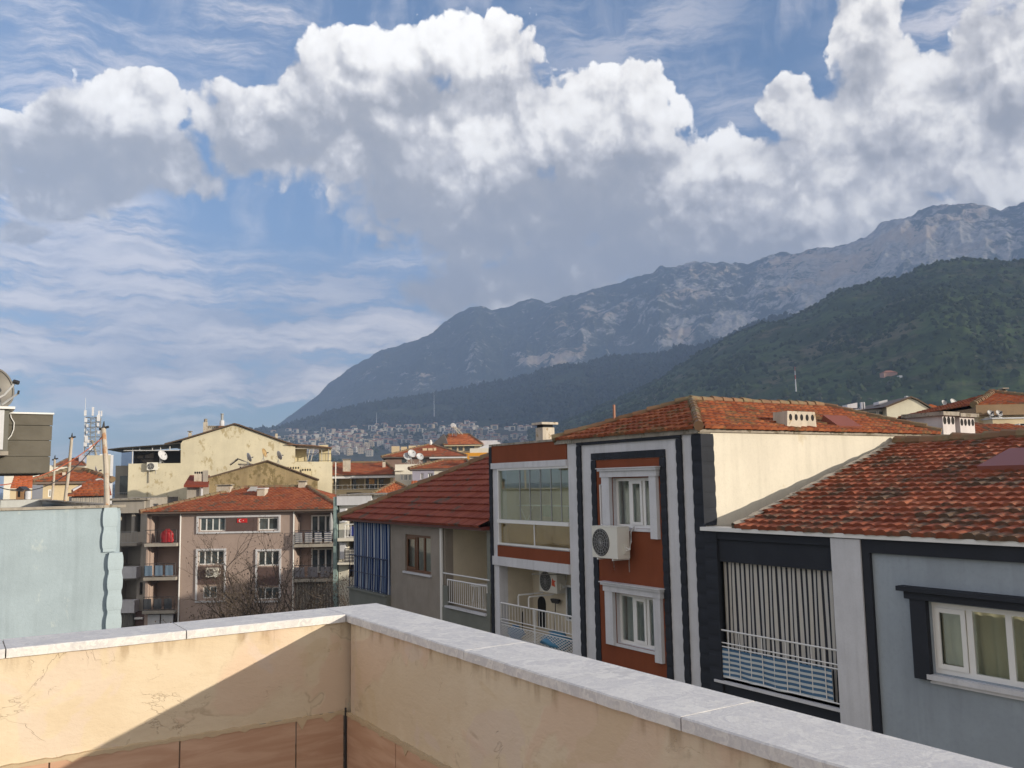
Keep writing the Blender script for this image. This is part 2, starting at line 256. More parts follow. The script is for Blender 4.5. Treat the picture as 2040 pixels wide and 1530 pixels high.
class MB:
    def __init__(s): s.v = []; s.f = []; s.m = []; s.uv = None; s.n = 0; s.rnd = None
    def add(s, vs, fs, m=0):
        vs = np.asarray(vs, float).reshape(-1, 3); s.v.append(vs); k = s.n; s.n += len(vs)
        for f in fs: s.f.append([i+k for i in f]); s.m.append(m)
        return s
    def box(s, fr, u0, u1, z0, z1, d0, d1, m=0):
        u0, u1 = min(u0, u1), max(u0, u1); z0, z1 = min(z0, z1), max(z0, z1); d0, d1 = min(d0, d1), max(d0, d1)
        P = [fr.w(u, z, d) for d in (d0, d1) for z in (z0, z1) for u in (u0, u1)]
        return s.add(P, [(4, 5, 7, 6), (1, 0, 2, 3), (0, 4, 6, 2), (5, 1, 3, 7), (6, 7, 3, 2), (0, 1, 5, 4)], m)
    def prism(s, fr, poly, d0, d1, m=0):
        d0, d1 = min(d0, d1), max(d0, d1); n = len(poly); P = [fr.w(u, z, d1) for u, z in poly]+[fr.w(u, z, d0) for u, z in poly]
        ar = sum(poly[i][0]*poly[(i+1) % n][1]-poly[(i+1) % n][0]*poly[i][1] for i in range(n)); ix = list(range(n)) if ar > 0 else list(range(n))[::-1]
        fs = [ix, [i+n for i in ix[::-1]]]+[[ix[i], ix[i]+n, ix[(i+1) % n]+n, ix[(i+1) % n]][::1] for i in range(n)]
        return s.add(P, fs, m)
    def tube(s, pts, r, n=6, r1=None, m=0, cap=True):
        pts = [np.asarray(p, float) for p in pts]; L = len(pts); vs = []; r1 = r if r1 is None else r1; a = None
        for i, p in enumerate(pts):
            t = pts[min(i+1, L-1)]-pts[max(i-1, 0)]; t = t/(np.linalg.norm(t)+1e-9)
            ref = np.array([0, 0, 1.]) if abs(t[2]) < .9 else np.array([1., 0, 0])
            a = np.cross(t, ref); a /= np.linalg.norm(a); b = np.cross(t, a); rr = r+(r1-r)*i/max(1, L-1)
            for k in range(n): an = 2*math.pi*k/n; vs.append(p+rr*(math.cos(an)*a+math.sin(an)*b))
        fs = [(i*n+k, i*n+(k+1) % n, (i+1)*n+(k+1) % n, (i+1)*n+k) for i in range(L-1) for k in range(n)]
        if cap: fs += [list(range(n))[::-1], [(L-1)*n+k for k in range(n)]]
        return s.add(vs, fs, m)
    def lathe(s, base, prof, n=16, axis=(0, 0, 1), m=0):
        ax = np.array(axis, float); ax /= np.linalg.norm(ax); ref = np.array([0, 0, 1.]) if abs(ax[2]) < .9 else np.array([1., 0, 0]); a = np.cross(ax, ref); a /= np.linalg.norm(a); b = np.cross(ax, a); base = np.asarray(base, float)
        vs = [base+ax*h+r*(math.cos(2*math.pi*k/n)*a+math.sin(2*math.pi*k/n)*b) for r, h in prof for k in range(n)]; L = len(prof)
        return s.add(vs, [(i*n+k, (i+1)*n+k, (i+1)*n+(k+1) % n, i*n+(k+1) % n) for i in range(L-1) for k in range(n)], m)
    def wall(s, fr, u0, u1, z0, z1, holes, d1=0., d0=-.25, m=0):
        us = sorted({u0, u1, *[min(max(h[k], u0), u1) for h in holes for k in (0, 1)]}); zs = sorted({z0, z1, *[min(max(h[k], z0), z1) for h in holes for k in (2, 3)]})
        ins = lambda a, b: any(h[0] < a < h[1] and h[2] < b < h[3] for h in holes)
        NU, NZ = len(us)-1, len(zs)-1; sol = [[not ins((us[i]+us[i+1])/2, (zs[j]+zs[j+1])/2) for j in range(NZ)] for i in range(NU)]
        at = lambda i, j: 0 <= i < NU and 0 <= j < NZ and sol[i][j]
        for i in range(NU):
            for j in range(NZ):
                if not sol[i][j]: continue
                A, B, C, D = us[i], us[i+1], zs[j], zs[j+1]; q = lambda *p: s.add([fr.w(*x) for x in p], [(0, 1, 2, 3)], m)
                q((A, C, d1), (B, C, d1), (B, D, d1), (A, D, d1)); q((B, C, d0), (A, C, d0), (A, D, d0), (B, D, d0))
                if not at(i-1, j): q((A, C, d0), (A, C, d1), (A, D, d1), (A, D, d0))
                if not at(i+1, j): q((B, C, d1), (B, C, d0), (B, D, d0), (B, D, d1))
                if not at(i, j-1): q((A, C, d0), (B, C, d0), (B, C, d1), (A, C, d1))
                if not at(i, j+1): q((A, D, d1), (B, D, d1), (B, D, d0), (A, D, d0))
        return s
    def build(s, name, mats, parent=None, smooth=False, kind=None):
        if not isinstance(mats, (list, tuple)): mats = [mats]
        V = np.concatenate(s.v) if s.v else np.zeros((0, 3))
        if parent is not None: org = np.array(parent.get('_org', (0, 0, 0)))
        else: org = np.array([(V[:, 0].min()+V[:, 0].max())/2, (V[:, 1].min()+V[:, 1].max())/2, V[:, 2].min()])
        me = bpy.data.meshes.new(name); fl = np.array([len(f) for f in s.f], np.int32); ix = np.concatenate([np.array(f, np.int32) for f in s.f])
        me.vertices.add(len(V)); me.vertices.foreach_set('co', (V-org).astype(np.float32).ravel()); me.loops.add(len(ix)); me.loops.foreach_set('vertex_index', ix)
        me.polygons.add(len(fl)); me.polygons.foreach_set('loop_start', np.concatenate([[0], np.cumsum(fl)[:-1]]).astype(np.int32)); me.polygons.foreach_set('loop_total', fl); me.polygons.foreach_set('material_index', np.array(s.m, np.int32))
    
        me.polygons.foreach_set('use_smooth', np.full(len(fl), bool(smooth)))
        for mt in mats: me.materials.append(mt)
        if s.uv is not None:
            l = me.uv_layers.new(name='uv'); l.data.foreach_set('uv', np.asarray(s.uv, np.float32)[ix].ravel())
        if s.rnd is not None: a = me.attributes.new('rnd', 'FLOAT', 'FACE'); a.data.foreach_set('value', np.asarray(s.rnd, np.float32))
        me.update(calc_edges=True); me.validate()
        o = bpy.data.objects.new(name, me); COL.objects.link(o); o['_org'] = tuple(org)
        if parent is not None: o.parent = parent
        else: o.location = org
        if kind: o['kind'] = kind
        return o
def tag(o, label, cat, group=None):
    o['label'] = label; o['category'] = cat
    if group: o['group'] = group
    return o
def thing(name, label, cat, loc, group=None):
    o = bpy.data.objects.new(name, None); COL.objects.link(o); o.location = loc; o.empty_display_size = .3; o['_org'] = tuple(loc); return tag(o, label, cat, group)
def dup(root, loc, label=None, rotz=None, scale=None):
    c = root.copy(); COL.objects.link(c); c.location = loc
    if rotz is not None: c.rotation_euler = (0, 0, rotz)
    if scale is not None: c.scale = (scale,)*3
    if label: c['label'] = label
    for ch in root.children:
        d = ch.copy(); COL.objects.link(d); d.parent = c
        for g in ch.children:
            e = g.copy(); COL.objects.link(e); e.parent = d
    return c
def sub(name, mb, mat, parent, **k): return mb.build(name, mat, parent, **k)
def tiles(name, parent, O, eu, es, poly, mat, row=.36, tw=.24, amp=.028, lip=.045, seg=4, jit=.006):
    """rows of real pantiles over a plane: O corner, eu along the eave, es up the slope, poly in (u, s) metres"""
    O = np.asarray(O, float); eu = np.asarray(eu, float); es = np.asarray(es, float); nn = np.cross(eu, es); nn /= np.linalg.norm(nn)
    mb = MB(); rnd = []; P = poly; n = len(P); smax = max(p[1] for p in P); smin = min(p[1] for p in P); V = []; Fs = []; base = 0
    for j in range(int(math.ceil((smax-smin)/row))):
        s0 = smin+j*row; sm = min(s0+row*.5, smax-1e-4); xs = []
        for i in range(n):
            a, b = P[i], P[(i+1) % n]
            if (a[1]-sm)*(b[1]-sm) < 0: xs.append(a[0]+(b[0]-a[0])*(sm-a[1])/(b[1]-a[1]))
        if len(xs) < 2: continue
        ua, ub = min(xs), max(xs); nt = max(1, int(round((ub-ua)/tw))); k = nt*seg+1; u = np.linspace(ua, ub, k); t = (u-ua)/(ub-ua)*nt
        prof = amp*(np.abs(np.sin(math.pi*t))**.8) if seg > 1 else np.zeros(k); til = np.minimum((t+1e-6).astype(int), nt-1); jz = RNG.normal(0, jit, nt+1)[til]; js = RNG.normal(0, jit*1.5, nt+1)[til]
        A = O+np.outer(u, eu)+np.outer(s0-.05+js, es)+np.outer(prof+lip+jz, nn); B = O+np.outer(u, eu)+np.outer(np.full(k, s0+row), es)+np.outer(prof*.9+.004+jz, nn); C = O+np.outer(u, eu)+np.outer(s0-.045+js, es)+np.outer(prof*.3-.01+jz*0, nn)
        V += [A, B, C]; rt = RNG.random(nt)
        for i in range(k-1):
            Fs.append((base+i, base+i+1, base+k+i+1, base+k+i)); Fs.append((base+2*k+i, base+2*k+i+1, base+i+1, base+i)); q = rt[min(i//seg, nt-1)]; rnd += [q, q]
        base += 3*k
    mb.add(np.concatenate(V), Fs); mb.rnd = rnd
    return mb.build(name, mat, parent, smooth=False)
def ridge(parent, p, q, mat, r=.13, seg=.42, name='ridge_cap'):
    p, q = np.asarray(p, float), np.asarray(q, float); L = np.linalg.norm(q-p); n = max(1, int(L/seg)); mb = MB(); t = (q-p)/L; rnd = []
    for i in range(n):
        a = p+(q-p)*i/n-t*.03; b = p+(q-p)*(i+1)/n; j = RNG.normal(0, .012, 3); mb.tube([a+j, b+j*.5], r*1.12, 8, r*.86); rnd += [RNG.random()]*10
    mb.rnd = rnd; return mb.build(name, mat, parent)
def sheet(name, fr, u0, u1, z0, z1, d, mat, parent=None, folds=8, amp=.05, nu=120, nz=14, jitter=.3, bottom=None):
    """hanging cloth with vertical folds"""
    us = np.linspace(0, 1, nu); zs = np.linspace(0, 1, nz); ph = np.cumsum(RNG.normal(1, jitter, nu)); ph = ph/ph[-1]*folds*2*math.pi; V = []; UV = []
    for t in zs:
        for i, q in enumerate(us):
            zz = z1+(z0-z1)*t; sw = .5+.5*t; V.append(fr.w(u0+(u1-u0)*q+.012*math.sin(ph[i]*.5+3*t), zz+(0 if bottom is None else bottom*t*math.sin(q*9)), d+amp*sw*math.sin(ph[i]+.6*math.sin(4*t)))); UV.append((q, t))
    mb = MB(); mb.add(V, [(j*nu+i, (j+1)*nu+i, (j+1)*nu+i+1, j*nu+i+1) for j in range(nz-1) for i in range(nu-1)]); mb.uv = UV
    return mb.build(name, mat, parent, smooth=True)
def railing(name, parent, pts, z0, z1, mat, gap=.12, r=.012, extra=(), bars=True, rt=.025):
    mb = MB()
    for a, b in zip(pts[:-1], pts[1:]):
        a, b = np.asarray(a, float)*[1, 1, 0], np.asarray(b, float)*[1, 1, 0]; L = np.linalg.norm(b-a); n = max(1, int(L/gap)); e = np.array([0, 0, 1.])
        for z in (z1, z0+.06, *extra): mb.tube([a+e*z, b+e*z], rt if z == z1 else r*1.4, 5)
        if bars:
            for i in range(n+1): p = a+(b-a)*i/n; mb.tube([p+e*(z0 if i in (0, n) else z0+.06), p+e*z1], r*(1.7 if i in (0, n) else 1), 4, cap=False)
    return mb.build(name, mat, parent)
def window(parent, fr, u0, u1, z0, z1, cols=2, frame=None, glass=None, d=-.10, w=.055, curtain=None, back=True, fracs=None, sill=None, transom=None, sash=None, name='window', label=None):
    frame = frame or WHITE; glass = glass or GLASS; u0, u1 = min(u0, u1), max(u0, u1); z0, z1 = min(z0, z1), max(z0, z1)
    mb = MB(); mb.box(fr, u0, u1, z1-w, z1, d, d+.06).box(fr, u0, u1, z0, z0+w, d, d+.06); fs = fracs or [i/cols for i in range(cols+1)]
    for i, t in enumerate(fs):
        c = u0+(u1-u0)*t; a, b = (c, c+w) if i == 0 else ((c-w, c) if i == len(fs)-1 else (c-w*.6, c+w*.6)); mb.box(fr, a, b, z0+w, z1-w, d+.002, d+.058)
    if transom: zt = z0+(z1-z0)*transom; mb.box(fr, u0+w, u1-w, zt-w*.4, zt+w*.4, d+.004, d+.056)
    if sash is not None:
        a, b = u0+(u1-u0)*fs[sash]+w*.7, u0+(u1-u0)*fs[sash+1]-w*.7; k = w*.9; mb.box(fr, a, a+k, z0+w, z1-w, d+.06, d+.085).box(fr, b-k, b, z0+w, z1-w, d+.06, d+.085).box(fr, a+k, b-k, z0+w, z0+w+k, d+.06, d+.085).box(fr, a+k, b-k, z1-w-k, z1-w, d+.06, d+.085)
    wo = mb.build(name, frame, parent)
    if label: wo['label'] = label
    for i in range(len(fs)-1):
        a, b = u0+(u1-u0)*fs[i]+w*.6, u0+(u1-u0)*fs[i+1]-w*.6; MB().box(fr, a, b, z0+w, z1-w, d+.022, d+.032).build('pane', glass, wo)
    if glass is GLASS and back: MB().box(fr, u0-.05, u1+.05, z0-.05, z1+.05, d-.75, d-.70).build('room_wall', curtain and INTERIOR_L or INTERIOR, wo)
    if curtain: sheet('curtain', fr, u0+.03, u1-.03, z0+.04, z1-.03, d-.16, curtain, wo, folds=(u1-u0)*4.5, amp=.03, nu=90, nz=6)
    if sill: MB().box(fr, u0-.08, u1+.08, z0-.07, z0-.003, d, .07).build('sill', sill, wo)
    return wo
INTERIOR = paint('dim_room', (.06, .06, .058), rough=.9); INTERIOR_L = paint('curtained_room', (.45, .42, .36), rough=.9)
CURT = cloth('cream_curtain', (.80, .73, .55)); CURTW = cloth('white_curtain', (.74, .76, .75))
def aircon(fr, u, z, d0, label, w=.82, h=.58, dep=.30, name='air_conditioner', mark=False, hose=True, flip=False):
    """wall unit: u,z lower left corner, d0 gap to the wall"""
    c = fr.w(u+w/2, z, d0+dep/2); t = thing(name, label, 'air conditioner', c)
    cas = paint('aircon_casing', (.70, .69, .64), rough=.5, var=.05); mb = MB(); mb.box(fr, u, u+w, z, z+h, d0, d0+dep); mb.build('casing', cas, t)
    MB().box(fr, u-.008, u+w+.008, z+h, z+h+.02, d0-.005, d0+dep+.008).build('top_cover', cas, t)
    cu = u+w*.36; r = h*.42; g = MB(); f0 = fr.w(cu, z+h*.5, d0+dep+.004)
    g.lathe(f0, [(0.001, 0), (r, 0), (r, .008), (r+.02, .008), (r+.02, -.004)], 24, fr.N); g.build('fan_opening', paint('fan_dark', (.05, .05, .052), rough=.6), t)
    gr = MB()
    for k in (.3, .55, .8, 1.): 
        pts = [fr.w(cu+r*k*math.cos(a), z+h*.5+r*k*math.sin(a), d0+dep+.018) for a in np.linspace(0, 2*math.pi, 21)]; gr.tube(pts, .006, 4, cap=False)
    for i in range(8): a = math.pi*i/8; gr.tube([fr.w(cu+r*math.cos(a), z+h*.5+r*math.sin(a), d0+dep+.02), fr.w(cu-r*math.cos(a), z+h*.5-r*math.sin(a), d0+dep+.02)], .005, 4)
    gr.build('fan_grille', GREYMET, t)
    b = MB()
    for q in (.2, .8): b.box(fr, u+w*q-.02, u+w*q+.02, z-.05, z-.01, 0, d0+dep).box(fr, u+w*q-.018, u+w*q+.018, z-.35, z-.05, 0, .03)
    b.build('bracket', WHITE, t)
    MB().box(fr, u+w+.002, u+w+.03, z+h*.15, z+h*.45, d0+.05, d0+.2).build('valve_cover', cas, t)
    if hose:
        hs = MB()
        for k in range(2): hs.tube([fr.w(u+w+.02, z+h*(.25+.1*k), d0+.12), fr.w(u+w+.12, z+h*.3, d0+.1), fr.w(u+w+.15, z+h*(.55), d0+.08), fr.w(u+w+.10, z+h*.85, d0+.03), fr.w(u+w+.02, z+h*1.0, .02)], .018, 6)
        hs.build('hose', WHITE, t)
    if mark: MB().prism(fr, [(u+w*.70, z+h*.35), (u+w*.90, z+h*.30), (u+w*.86, z+h*.5), (u+w*.93, z+h*.56), (u+w*.80, z+h*.60), (u+w*.76, z+h*.68), (u+w*.72, z+h*.55)], d0+dep, d0+dep+.004).build('red_mark', paint('red_mark', (.70, .10, .04)), t)
    return t
def dish(p, az, el, r, label, group=None, mast=.6, col=None, name='satellite_dish'):
    """az: direction it looks at (0 = +Y, clockwise), p: foot"""
    p = np.asarray(p, float); t = thing(name, label, 'satellite dish', p, group); c = p+np.array([0, 0, mast+r*.7]); ax = np.array([math.sin(az)*math.cos(el), math.cos(az)*math.cos(el), math.sin(el)])
    col = col or paint('dish_grey', (.42, .42, .43), rough=.5)
    pr = [(r*k, .28*r*k*k) for k in np.linspace(.01, 1, 8)]; MB().lathe(c, pr+[(r*.99, .28*r+.015), (r*.9, .25*r+.02)], 24, ax).build('reflector', col, t, smooth=True)
    side = np.cross(ax, [0, 0, 1.]); side /= np.linalg.norm(side); upv = np.cross(side, ax)
    m = MB(); m.tube([p, p+[0, 0, mast], c-ax*.05], .025, 6).tube([p+side*.35, p+[0, 0, mast*.8]], .018, 5).tube([p-side*.35, p+[0, 0, mast*.8]], .018, 5); m.build('mast', GREYMET, t)
    fe = c+ax*r*.95-upv*r*.25; a = MB(); a.tube([c-upv*r*.95+ax*.25*r, fe], .018, 5); a.build('feed_arm', WHITE, t)
    MB().tube([fe+ax*.06, fe-ax*.10], .05, 8, .035).build('receiver', IRON, t)
    return t
# ------------------------------------------------------------------ colours of the near street
RUSTRED = plaster('rust_red', (.215, .062, .028), var=.08, bump=.002, streak=.12)
WHITEP = plaster('white_render', (.61, .62, .665), var=.08, bump=.003, streak=.22)
CREAMW = plaster('cream_side_wall', (.64, .605, .525), var=.07, scale=.6, streak=.2, stain=(.42, .38, .30), amt=.28, sscale=.7, bump=.006)
CHARC = plaster('charcoal', (.030, .034, .044), var=.12, bump=.002)
BLUEGREY = plaster('blue_grey', (.315, .365, .425), var=.10, scale=.5, bump=.003, streak=.22)
TAUPE = plaster('rough_taupe', (.31, .275, .24), var=.10, scale=1.2, bump=.012, stain=(.22, .19, .16), amt=.25, streak=.15)
BEIGE = plaster('beige_balcony', (.62, .56, .45), var=.08, streak=.1)
OLIVE = plaster('grey_green', (.19, .20, .18), var=.1)
CONC = plaster('weathered_concrete', (.34, .31, .27), var=.2, stain=(.10, .085, .06), amt=.55, sscale=2.2, streak=.45)
CHIM = plaster('old_chimney', (.52, .47, .40), var=.15, stain=(.20, .14, .07), amt=.45, sscale=3., streak=.4)
ORT = [(.20, .05, .022), (.31, .082, .032), (.42, .14, .06)]
T_RIGHT = tilemat('weathered', [(.20, .060, .034), (.29, .088, .047), (.36, .14, .08)], amt=.62)
T_ORANGE = tilemat('orange', [(.20, .058, .026), (.29, .085, .036), (.38, .14, .06)], amt=.45, lichen=(.07, .05, .025))
T_DARK = tilemat('dark_red', [(.195, .044, .024), (.235, .058, .032), (.27, .075, .042)], amt=.16)
T_FAR = tilemat('far', [(.24, .065, .028), (.30, .085, .035), (.36, .12, .05)], amt=.35, sc=.6)
CAPS = tilemat('ridge_mossy', [(.16, .10, .06), (.22, .13, .08), (.26, .13, .07)], amt=.75, lichen=(.10, .085, .05))
nx, ny = -math.cos(SA), -math.sin(SA)
ST = F(-nx*14, -ny*14, math.sin(SA), -math.cos(SA))            # the street front across from the terrace
uR, uL = -14.2, -23.2
# ------------------------------------------------------------------ the terrace parapet
ck = ray(690, 1224); ck = ck/np.hypot(ck[0], ck[1])*5.2; CZ = EYE+ck[2]; FLOOR = EYE-1.67
PR = F(ck[0], ck[1], math.sin(SA), -math.cos(SA)); PL = F(ck[0], ck[1], math.cos(SA), math.sin(SA))
t = thing('parapet_wall', 'yellow plastered terrace parapet with a grey marble coping in the foreground', 'wall', (ck[0], ck[1], CZ-.04))
WT = .29
m = MB(); m.box(PL, -9, WT+.02, FLOOR-.3, CZ-.042, -WT-.02, -.02); m.box(PR, .02, 9, FLOOR-.3, CZ-.042, -WT-.02, -.02); m.build('wall', PARAPET, t)
def slab(fr, a, b, w=.335, th=.042, z=CZ, end=0):
    m = MB(); n = max(2, int((b-a)/.06)); us = np.linspace(a, b, n); j = RNG.normal(0, .0022, n); V = []; c = .005
    for i, u in enumerate(us):
        e = j[i] if 0 < i < n-1 else 0
        for z_, d_ in ((z-th, .0+e), (z-c, .0+e), (z, -c+e), (z, -w+c), (z-c, -w), (z-th, -w)): V.append(fr.w(u, z_, d_))
    Fs = [(i*6+k, (i+1)*6+k, (i+1)*6+(k+1) % 6, i*6+(k+1) % 6) for i in range(n-1) for k in range(6)]; Fs += [(5, 4, 3, 2, 1, 0), tuple((n-1)*6+k for k in range(6))]
    m.add(V, Fs); return m.build('coping_slab', MARBLE, t)
js = [-.335]+[PR.u(924, 1294), PR.u(1356, 1431)]
js += [js[-1]+1.35, js[-1]+2.7, js[-1]+4.0]
for a, b in zip(js[:-1], js[1:]): slab(PR, a+.003, b-.003)
jl = [-.002, PL.u(372, 1247), PL.u(12, 1288)]; jl += [jl[-1]-1.5, jl[-1]-3.0]
for a, b in zip(jl[1:], jl[:-1]): slab(PL, a+.003, b-.003)
m = MB(); m.box(PL, -9, WT, CZ-.04, CZ-.006, -.31, -.025); m.box(PR, 0, 9, CZ-.04, CZ-.006, -.31, -.025); m.build('mortar_bed', CONC, t)
zt = PR.z(700, 1426)
ts = [PL.u(145, 1519)-1.2, PL.u(145, 1519)-.1, PL.u(358, 1490), PL.u(590, 1450), -.012]
for a, b in zip(ts[:-1], ts[1:]): MB().box(PL, a+.004, b-.004, FLOOR, zt, -.02, .0).build('skirting_tile', SKIRT, t)
ts = [.012, PR.u(788, 1480), PR.u(788, 1480)+.6, PR.u(788, 1480)+1.2, 2.6, 3.2, 3.8]
for a, b in zip(ts[:-1], ts[1:]): MB().box(PR, a+.004, b-.004, FLOOR, zt-.01, -.02, .0).build('skirting_tile', SKIRT, t)
m = MB(); m.box(PL, ts[0]-.6, 0, FLOOR, zt+.012, -.02, -.008); m.build('mortar_line', CONC, t)
def smear(fr, a, b, z, n):   # the uneven mortar bead along the top of the tiles
    us = np.linspace(a, b, n); hi = z+.010+RNG.random(n)*.008; lo = z-.002-RNG.random(n)**9*.05; mb = MB()
    for i in range(n-1): mb.prism(fr, [(us[i], lo[i]), (us[i+1], lo[i+1]), (us[i+1], hi[i+1]), (us[i], hi[i])], -.02, .0035)
    return mb.build('mortar_bead', plaster('mortar', (.55, .44, .30), var=.15), t)
smear(PL, -4.2, -.002, zt, 150); smear(PR, .002, 3.8, zt-.01, 130)
MB().tube([PL.w(-.006, FLOOR, .008), PL.w(-.006, zt+.03, .008)], .006, 6).build('corner_strip', IRON, t)
body = MB(); o2 = PR.w(.0, 0, 0); body.box(PR, -.30, 14, 0, FLOOR-.32, -.29, 12); body.build('lower_storeys', plaster('own_house', (.55, .46, .33)), t)
fl = MB(); fl.box(PR, -.02, 14, FLOOR-.3, FLOOR, 0, 12); fl.build('terrace_floor', plaster('terrace', (.35, .25, .18)), None, kind='structure')
MB().lathe(PL.w(PL.u(290, 1257), CZ, -.05), [(.012, 0), (.014, .006), (.008, .012), (.001, .014)], 8)
peb = MB(); peb.lathe(PL.w(-1.95, CZ, -.06), [(.010, 0), (.014, .006), (.008, .012), (.001, .014)], 7); tag(peb.build('pebble', WHITEP), 'tiny white pebble lying on the left marble coping', 'pebble')
# ------------------------------------------------------------------ scalloped dark moulding
def moulding(parent, fr, u0, u1, z0, z1, mat, vertical=True, blk=.30, d=.05, bulge=.016, wave=.007, name='moulding', d0=-.02):
    L = (z1-z0) if vertical else (u1-u0); n = max(1, int(round(L/blk))); mb = MB(); V = []; prof = [(0, 0), (.03, .010), (.06, 0), (.10, .010), (.13, 0), (.16, .4), (.28, .8), (.5, 1), (.72, .85), (.86, .5), (.92, .15)]
    st = [(i+q)/n for i in range(n) for q, _ in prof]+[1.]; hh = [h for i in range(n) for _, h in prof]+[0.]; W0, W1 = (u0, u1) if vertical else (z0, z1)
    for s, h in zip(st, hh):
        for q, e in ((W0-wave*h, d0), (W0-wave*h, d+bulge*h*.6), ((W0+W1)/2, d+bulge*h), (W1+wave*h, d+bulge*h*.6), (W1+wave*h, d0)):
            V.append(fr.w(q, z0+s*L, e) if vertical else fr.w(u0+s*L, q, e))
    N = len(st)
    for i in range(N-1):
        for k in range(4):
            f = (i*5+k, i*5+k+1, (i+1)*5+k+1, (i+1)*5+k); mb.f.append(list(f if vertical else f[::-1])); mb.m.append(0)
    mb.v.append(np.array(V)); mb.n = len(V); mb.f += [[4, 3, 2, 1, 0], [(N-1)*5+k for k in range(5)]]; mb.m += [0, 0]
    return mb.build(name, mat, parent)
# ------------------------------------------------------------------ the white, rust and charcoal block
B = thing('apartment_block', 'white and rust red apartment block with scalloped charcoal bands and cream side wall', 'apartment building', ST.w((uL+uR)/2, 0, -4))
SW = ST.side(uR); ztop = EYE+1.03; DEP = 13.
x1 = lambda x: ST.u(x, 1000)
aA, aB = uL, x1(1133)
g0, g1 = ST.z(1060, 1090), ST.z(1060, 931); gl0, gl1 = ST.u(993, 1000), ST.u(1133.5, 1000); zmid = ST.z(1060, 1041)
o0, o1 = g0-.62-2.12, g0-.62
holes = [(gl0, gl1, g0, g1), (gl0-.02, gl1, o0, o1), (gl0-.02, gl1, o0-2.9, o1-2.9), (gl0-.02, gl1, o0-5.8, o1-5.8)]
wu0, wu1 = ST.u(1222, 1000), ST.u(1302, 1000); wz0, wz1 = ST.z(1262, 1052), ST.z(1262, 952); dzf = wz1-ST.z(1272, 1187)
wins = [(wu0, wu1, wz0-k*dzf, wz1-k*dzf) for k in range(4)]
b = MB(); b.wall(ST, aA, uR-.02, 0, ztop+.0, holes+wins, 0, -.3); b.build('front_wall', WHITEP, B)
b = MB(); b.box(SW, .0, DEP, 0, ztop, -.3, 0); b.build('side_wall', CREAMW, B)
b = MB(); b.box(ST, aA, uR-.3, 0, ztop-.2, -DEP, -DEP+.3).box(ST, aA, aA+.3, 0, ztop-.2, -DEP+.3, -.3).box(ST, aA+.3, uR-.3, ztop-.4, ztop-.2, -DEP+.3, -.3); b.build('rear_walls', WHITEP, B)
b = MB(); b.box(SW, -.05, DEP, ztop, ztop+.07, -.35, .05); b.build('wall_cap', CONC, B)
# rust panels
b = MB(); b.wall(ST, x1(1191), x1(1321), 0, ST.z(1250, 914), wins, .03, .002); b.box(ST, aA+.12, aB-.01, ST.z(1060, 922), ST.z(1060, 883), .002, .035); b.box(ST, gl0-.05, aB, g0-.36, g0-.03, .002, .03); b.build('rust_panel', RUSTRED, B)
b = MB(); b.box(ST, aA, aB+.02, ST.z(1060, 883), ST.z(1060, 883)+.06, -.4, .06); b.build('parapet_flashing', CONC, B)
MB().box(ST, aA+.10, aB+.01, g1, g1+.17, .0, .07).build('white_beam', WHITEP, B); MB().box(ST, aA+.1, aB, o1, o1+.26, 0, .06).build('white_beam', WHITEP, B)
# charcoal bands
zo1 = ST.z(1160, 874); zo0 = ST.z(1160, 888); zi1 = ST.z(1190, 903); zi0 = ST.z(1190, 917); mo = (x1(1153.5), x1(1161)); mi = (x1(1182.5), x1(1191.5)); ni = (x1(1320), x1(1329.5)); no = (x1(1354), x1(1363.5))
moulding(B, ST, mo[0], mo[1], 0, zo0, CHARC); moulding(B, ST, no[0], no[1], 0, zo0, CHARC); moulding(B, ST, mo[0], no[1], zo0+.01, zo1, CHARC, False, wave=0, bulge=.02)
moulding(B, ST, mi[0], mi[1], 0, zi0, CHARC); moulding(B, ST, ni[0], ni[1], 0, zi0, CHARC); moulding(B, ST, mi[0], ni[1], zi0+.01, zi1, CHARC, False, wave=0, bulge=.02)
moulding(B, ST, aA-.04, aA+.10, 0, ST.z(985, 890), CHARC, d=.04)
moulding(B, ST, x1(1385), uR+.06, 0, ztop-.04, CHARC, blk=.32, name='corner_quoin', d=.04, d0=-.0); moulding(B, SW, .0, .36, ST.z(1400, 1047), ztop-.04, CHARC, blk=.32, name='corner_quoin', d=.04, d0=-.0)
b = MB(); b.box(ST, x1(1362), uR-.0, ztop-.02, ztop+.09, -.3, .05); b.build('chipped_cornice', WHITEP, B)
# framed windows
for k, (a0, a1, c0, c1) in enumerate(wins[:2]):
    wo = window(B, ST, a0, a1, c0, c1, fracs=[0, .36, .70, 1.], d=-.16, w=.075, curtain=CURTW, sash=1, sill=WHITEP)
    MB().box(ST, a0-.30, a0, c0-.05, c1+.03, .03, .13).build('jamb', WHITEP, wo); MB().box(ST, a1, a1+.24, c0-.22, c1+.03, .03, .13).build('jamb', WHITEP, wo)
    b = MB(); b.box(ST, a0-.34, a1+.28, c1+.03, c1+.18, .02, .15).box(ST, a0-.38, a1+.32, c1+.18, c1+.235, .02, .20).box(ST, a0-.41, a1+.35, c1+.235, c1+.26, .02, .23); b.build('cornice', WHITEP, wo)
    b = MB(); b.box(ST, a0+.03, a1-.03, c1-.50, c1-.02, -.36, -.34); b.build('roller_blind', CURT, wo)
window(B, ST, *wins[2], fracs=[0, .36, .70, 1.], d=-.16, w=.075, curtain=CURTW)
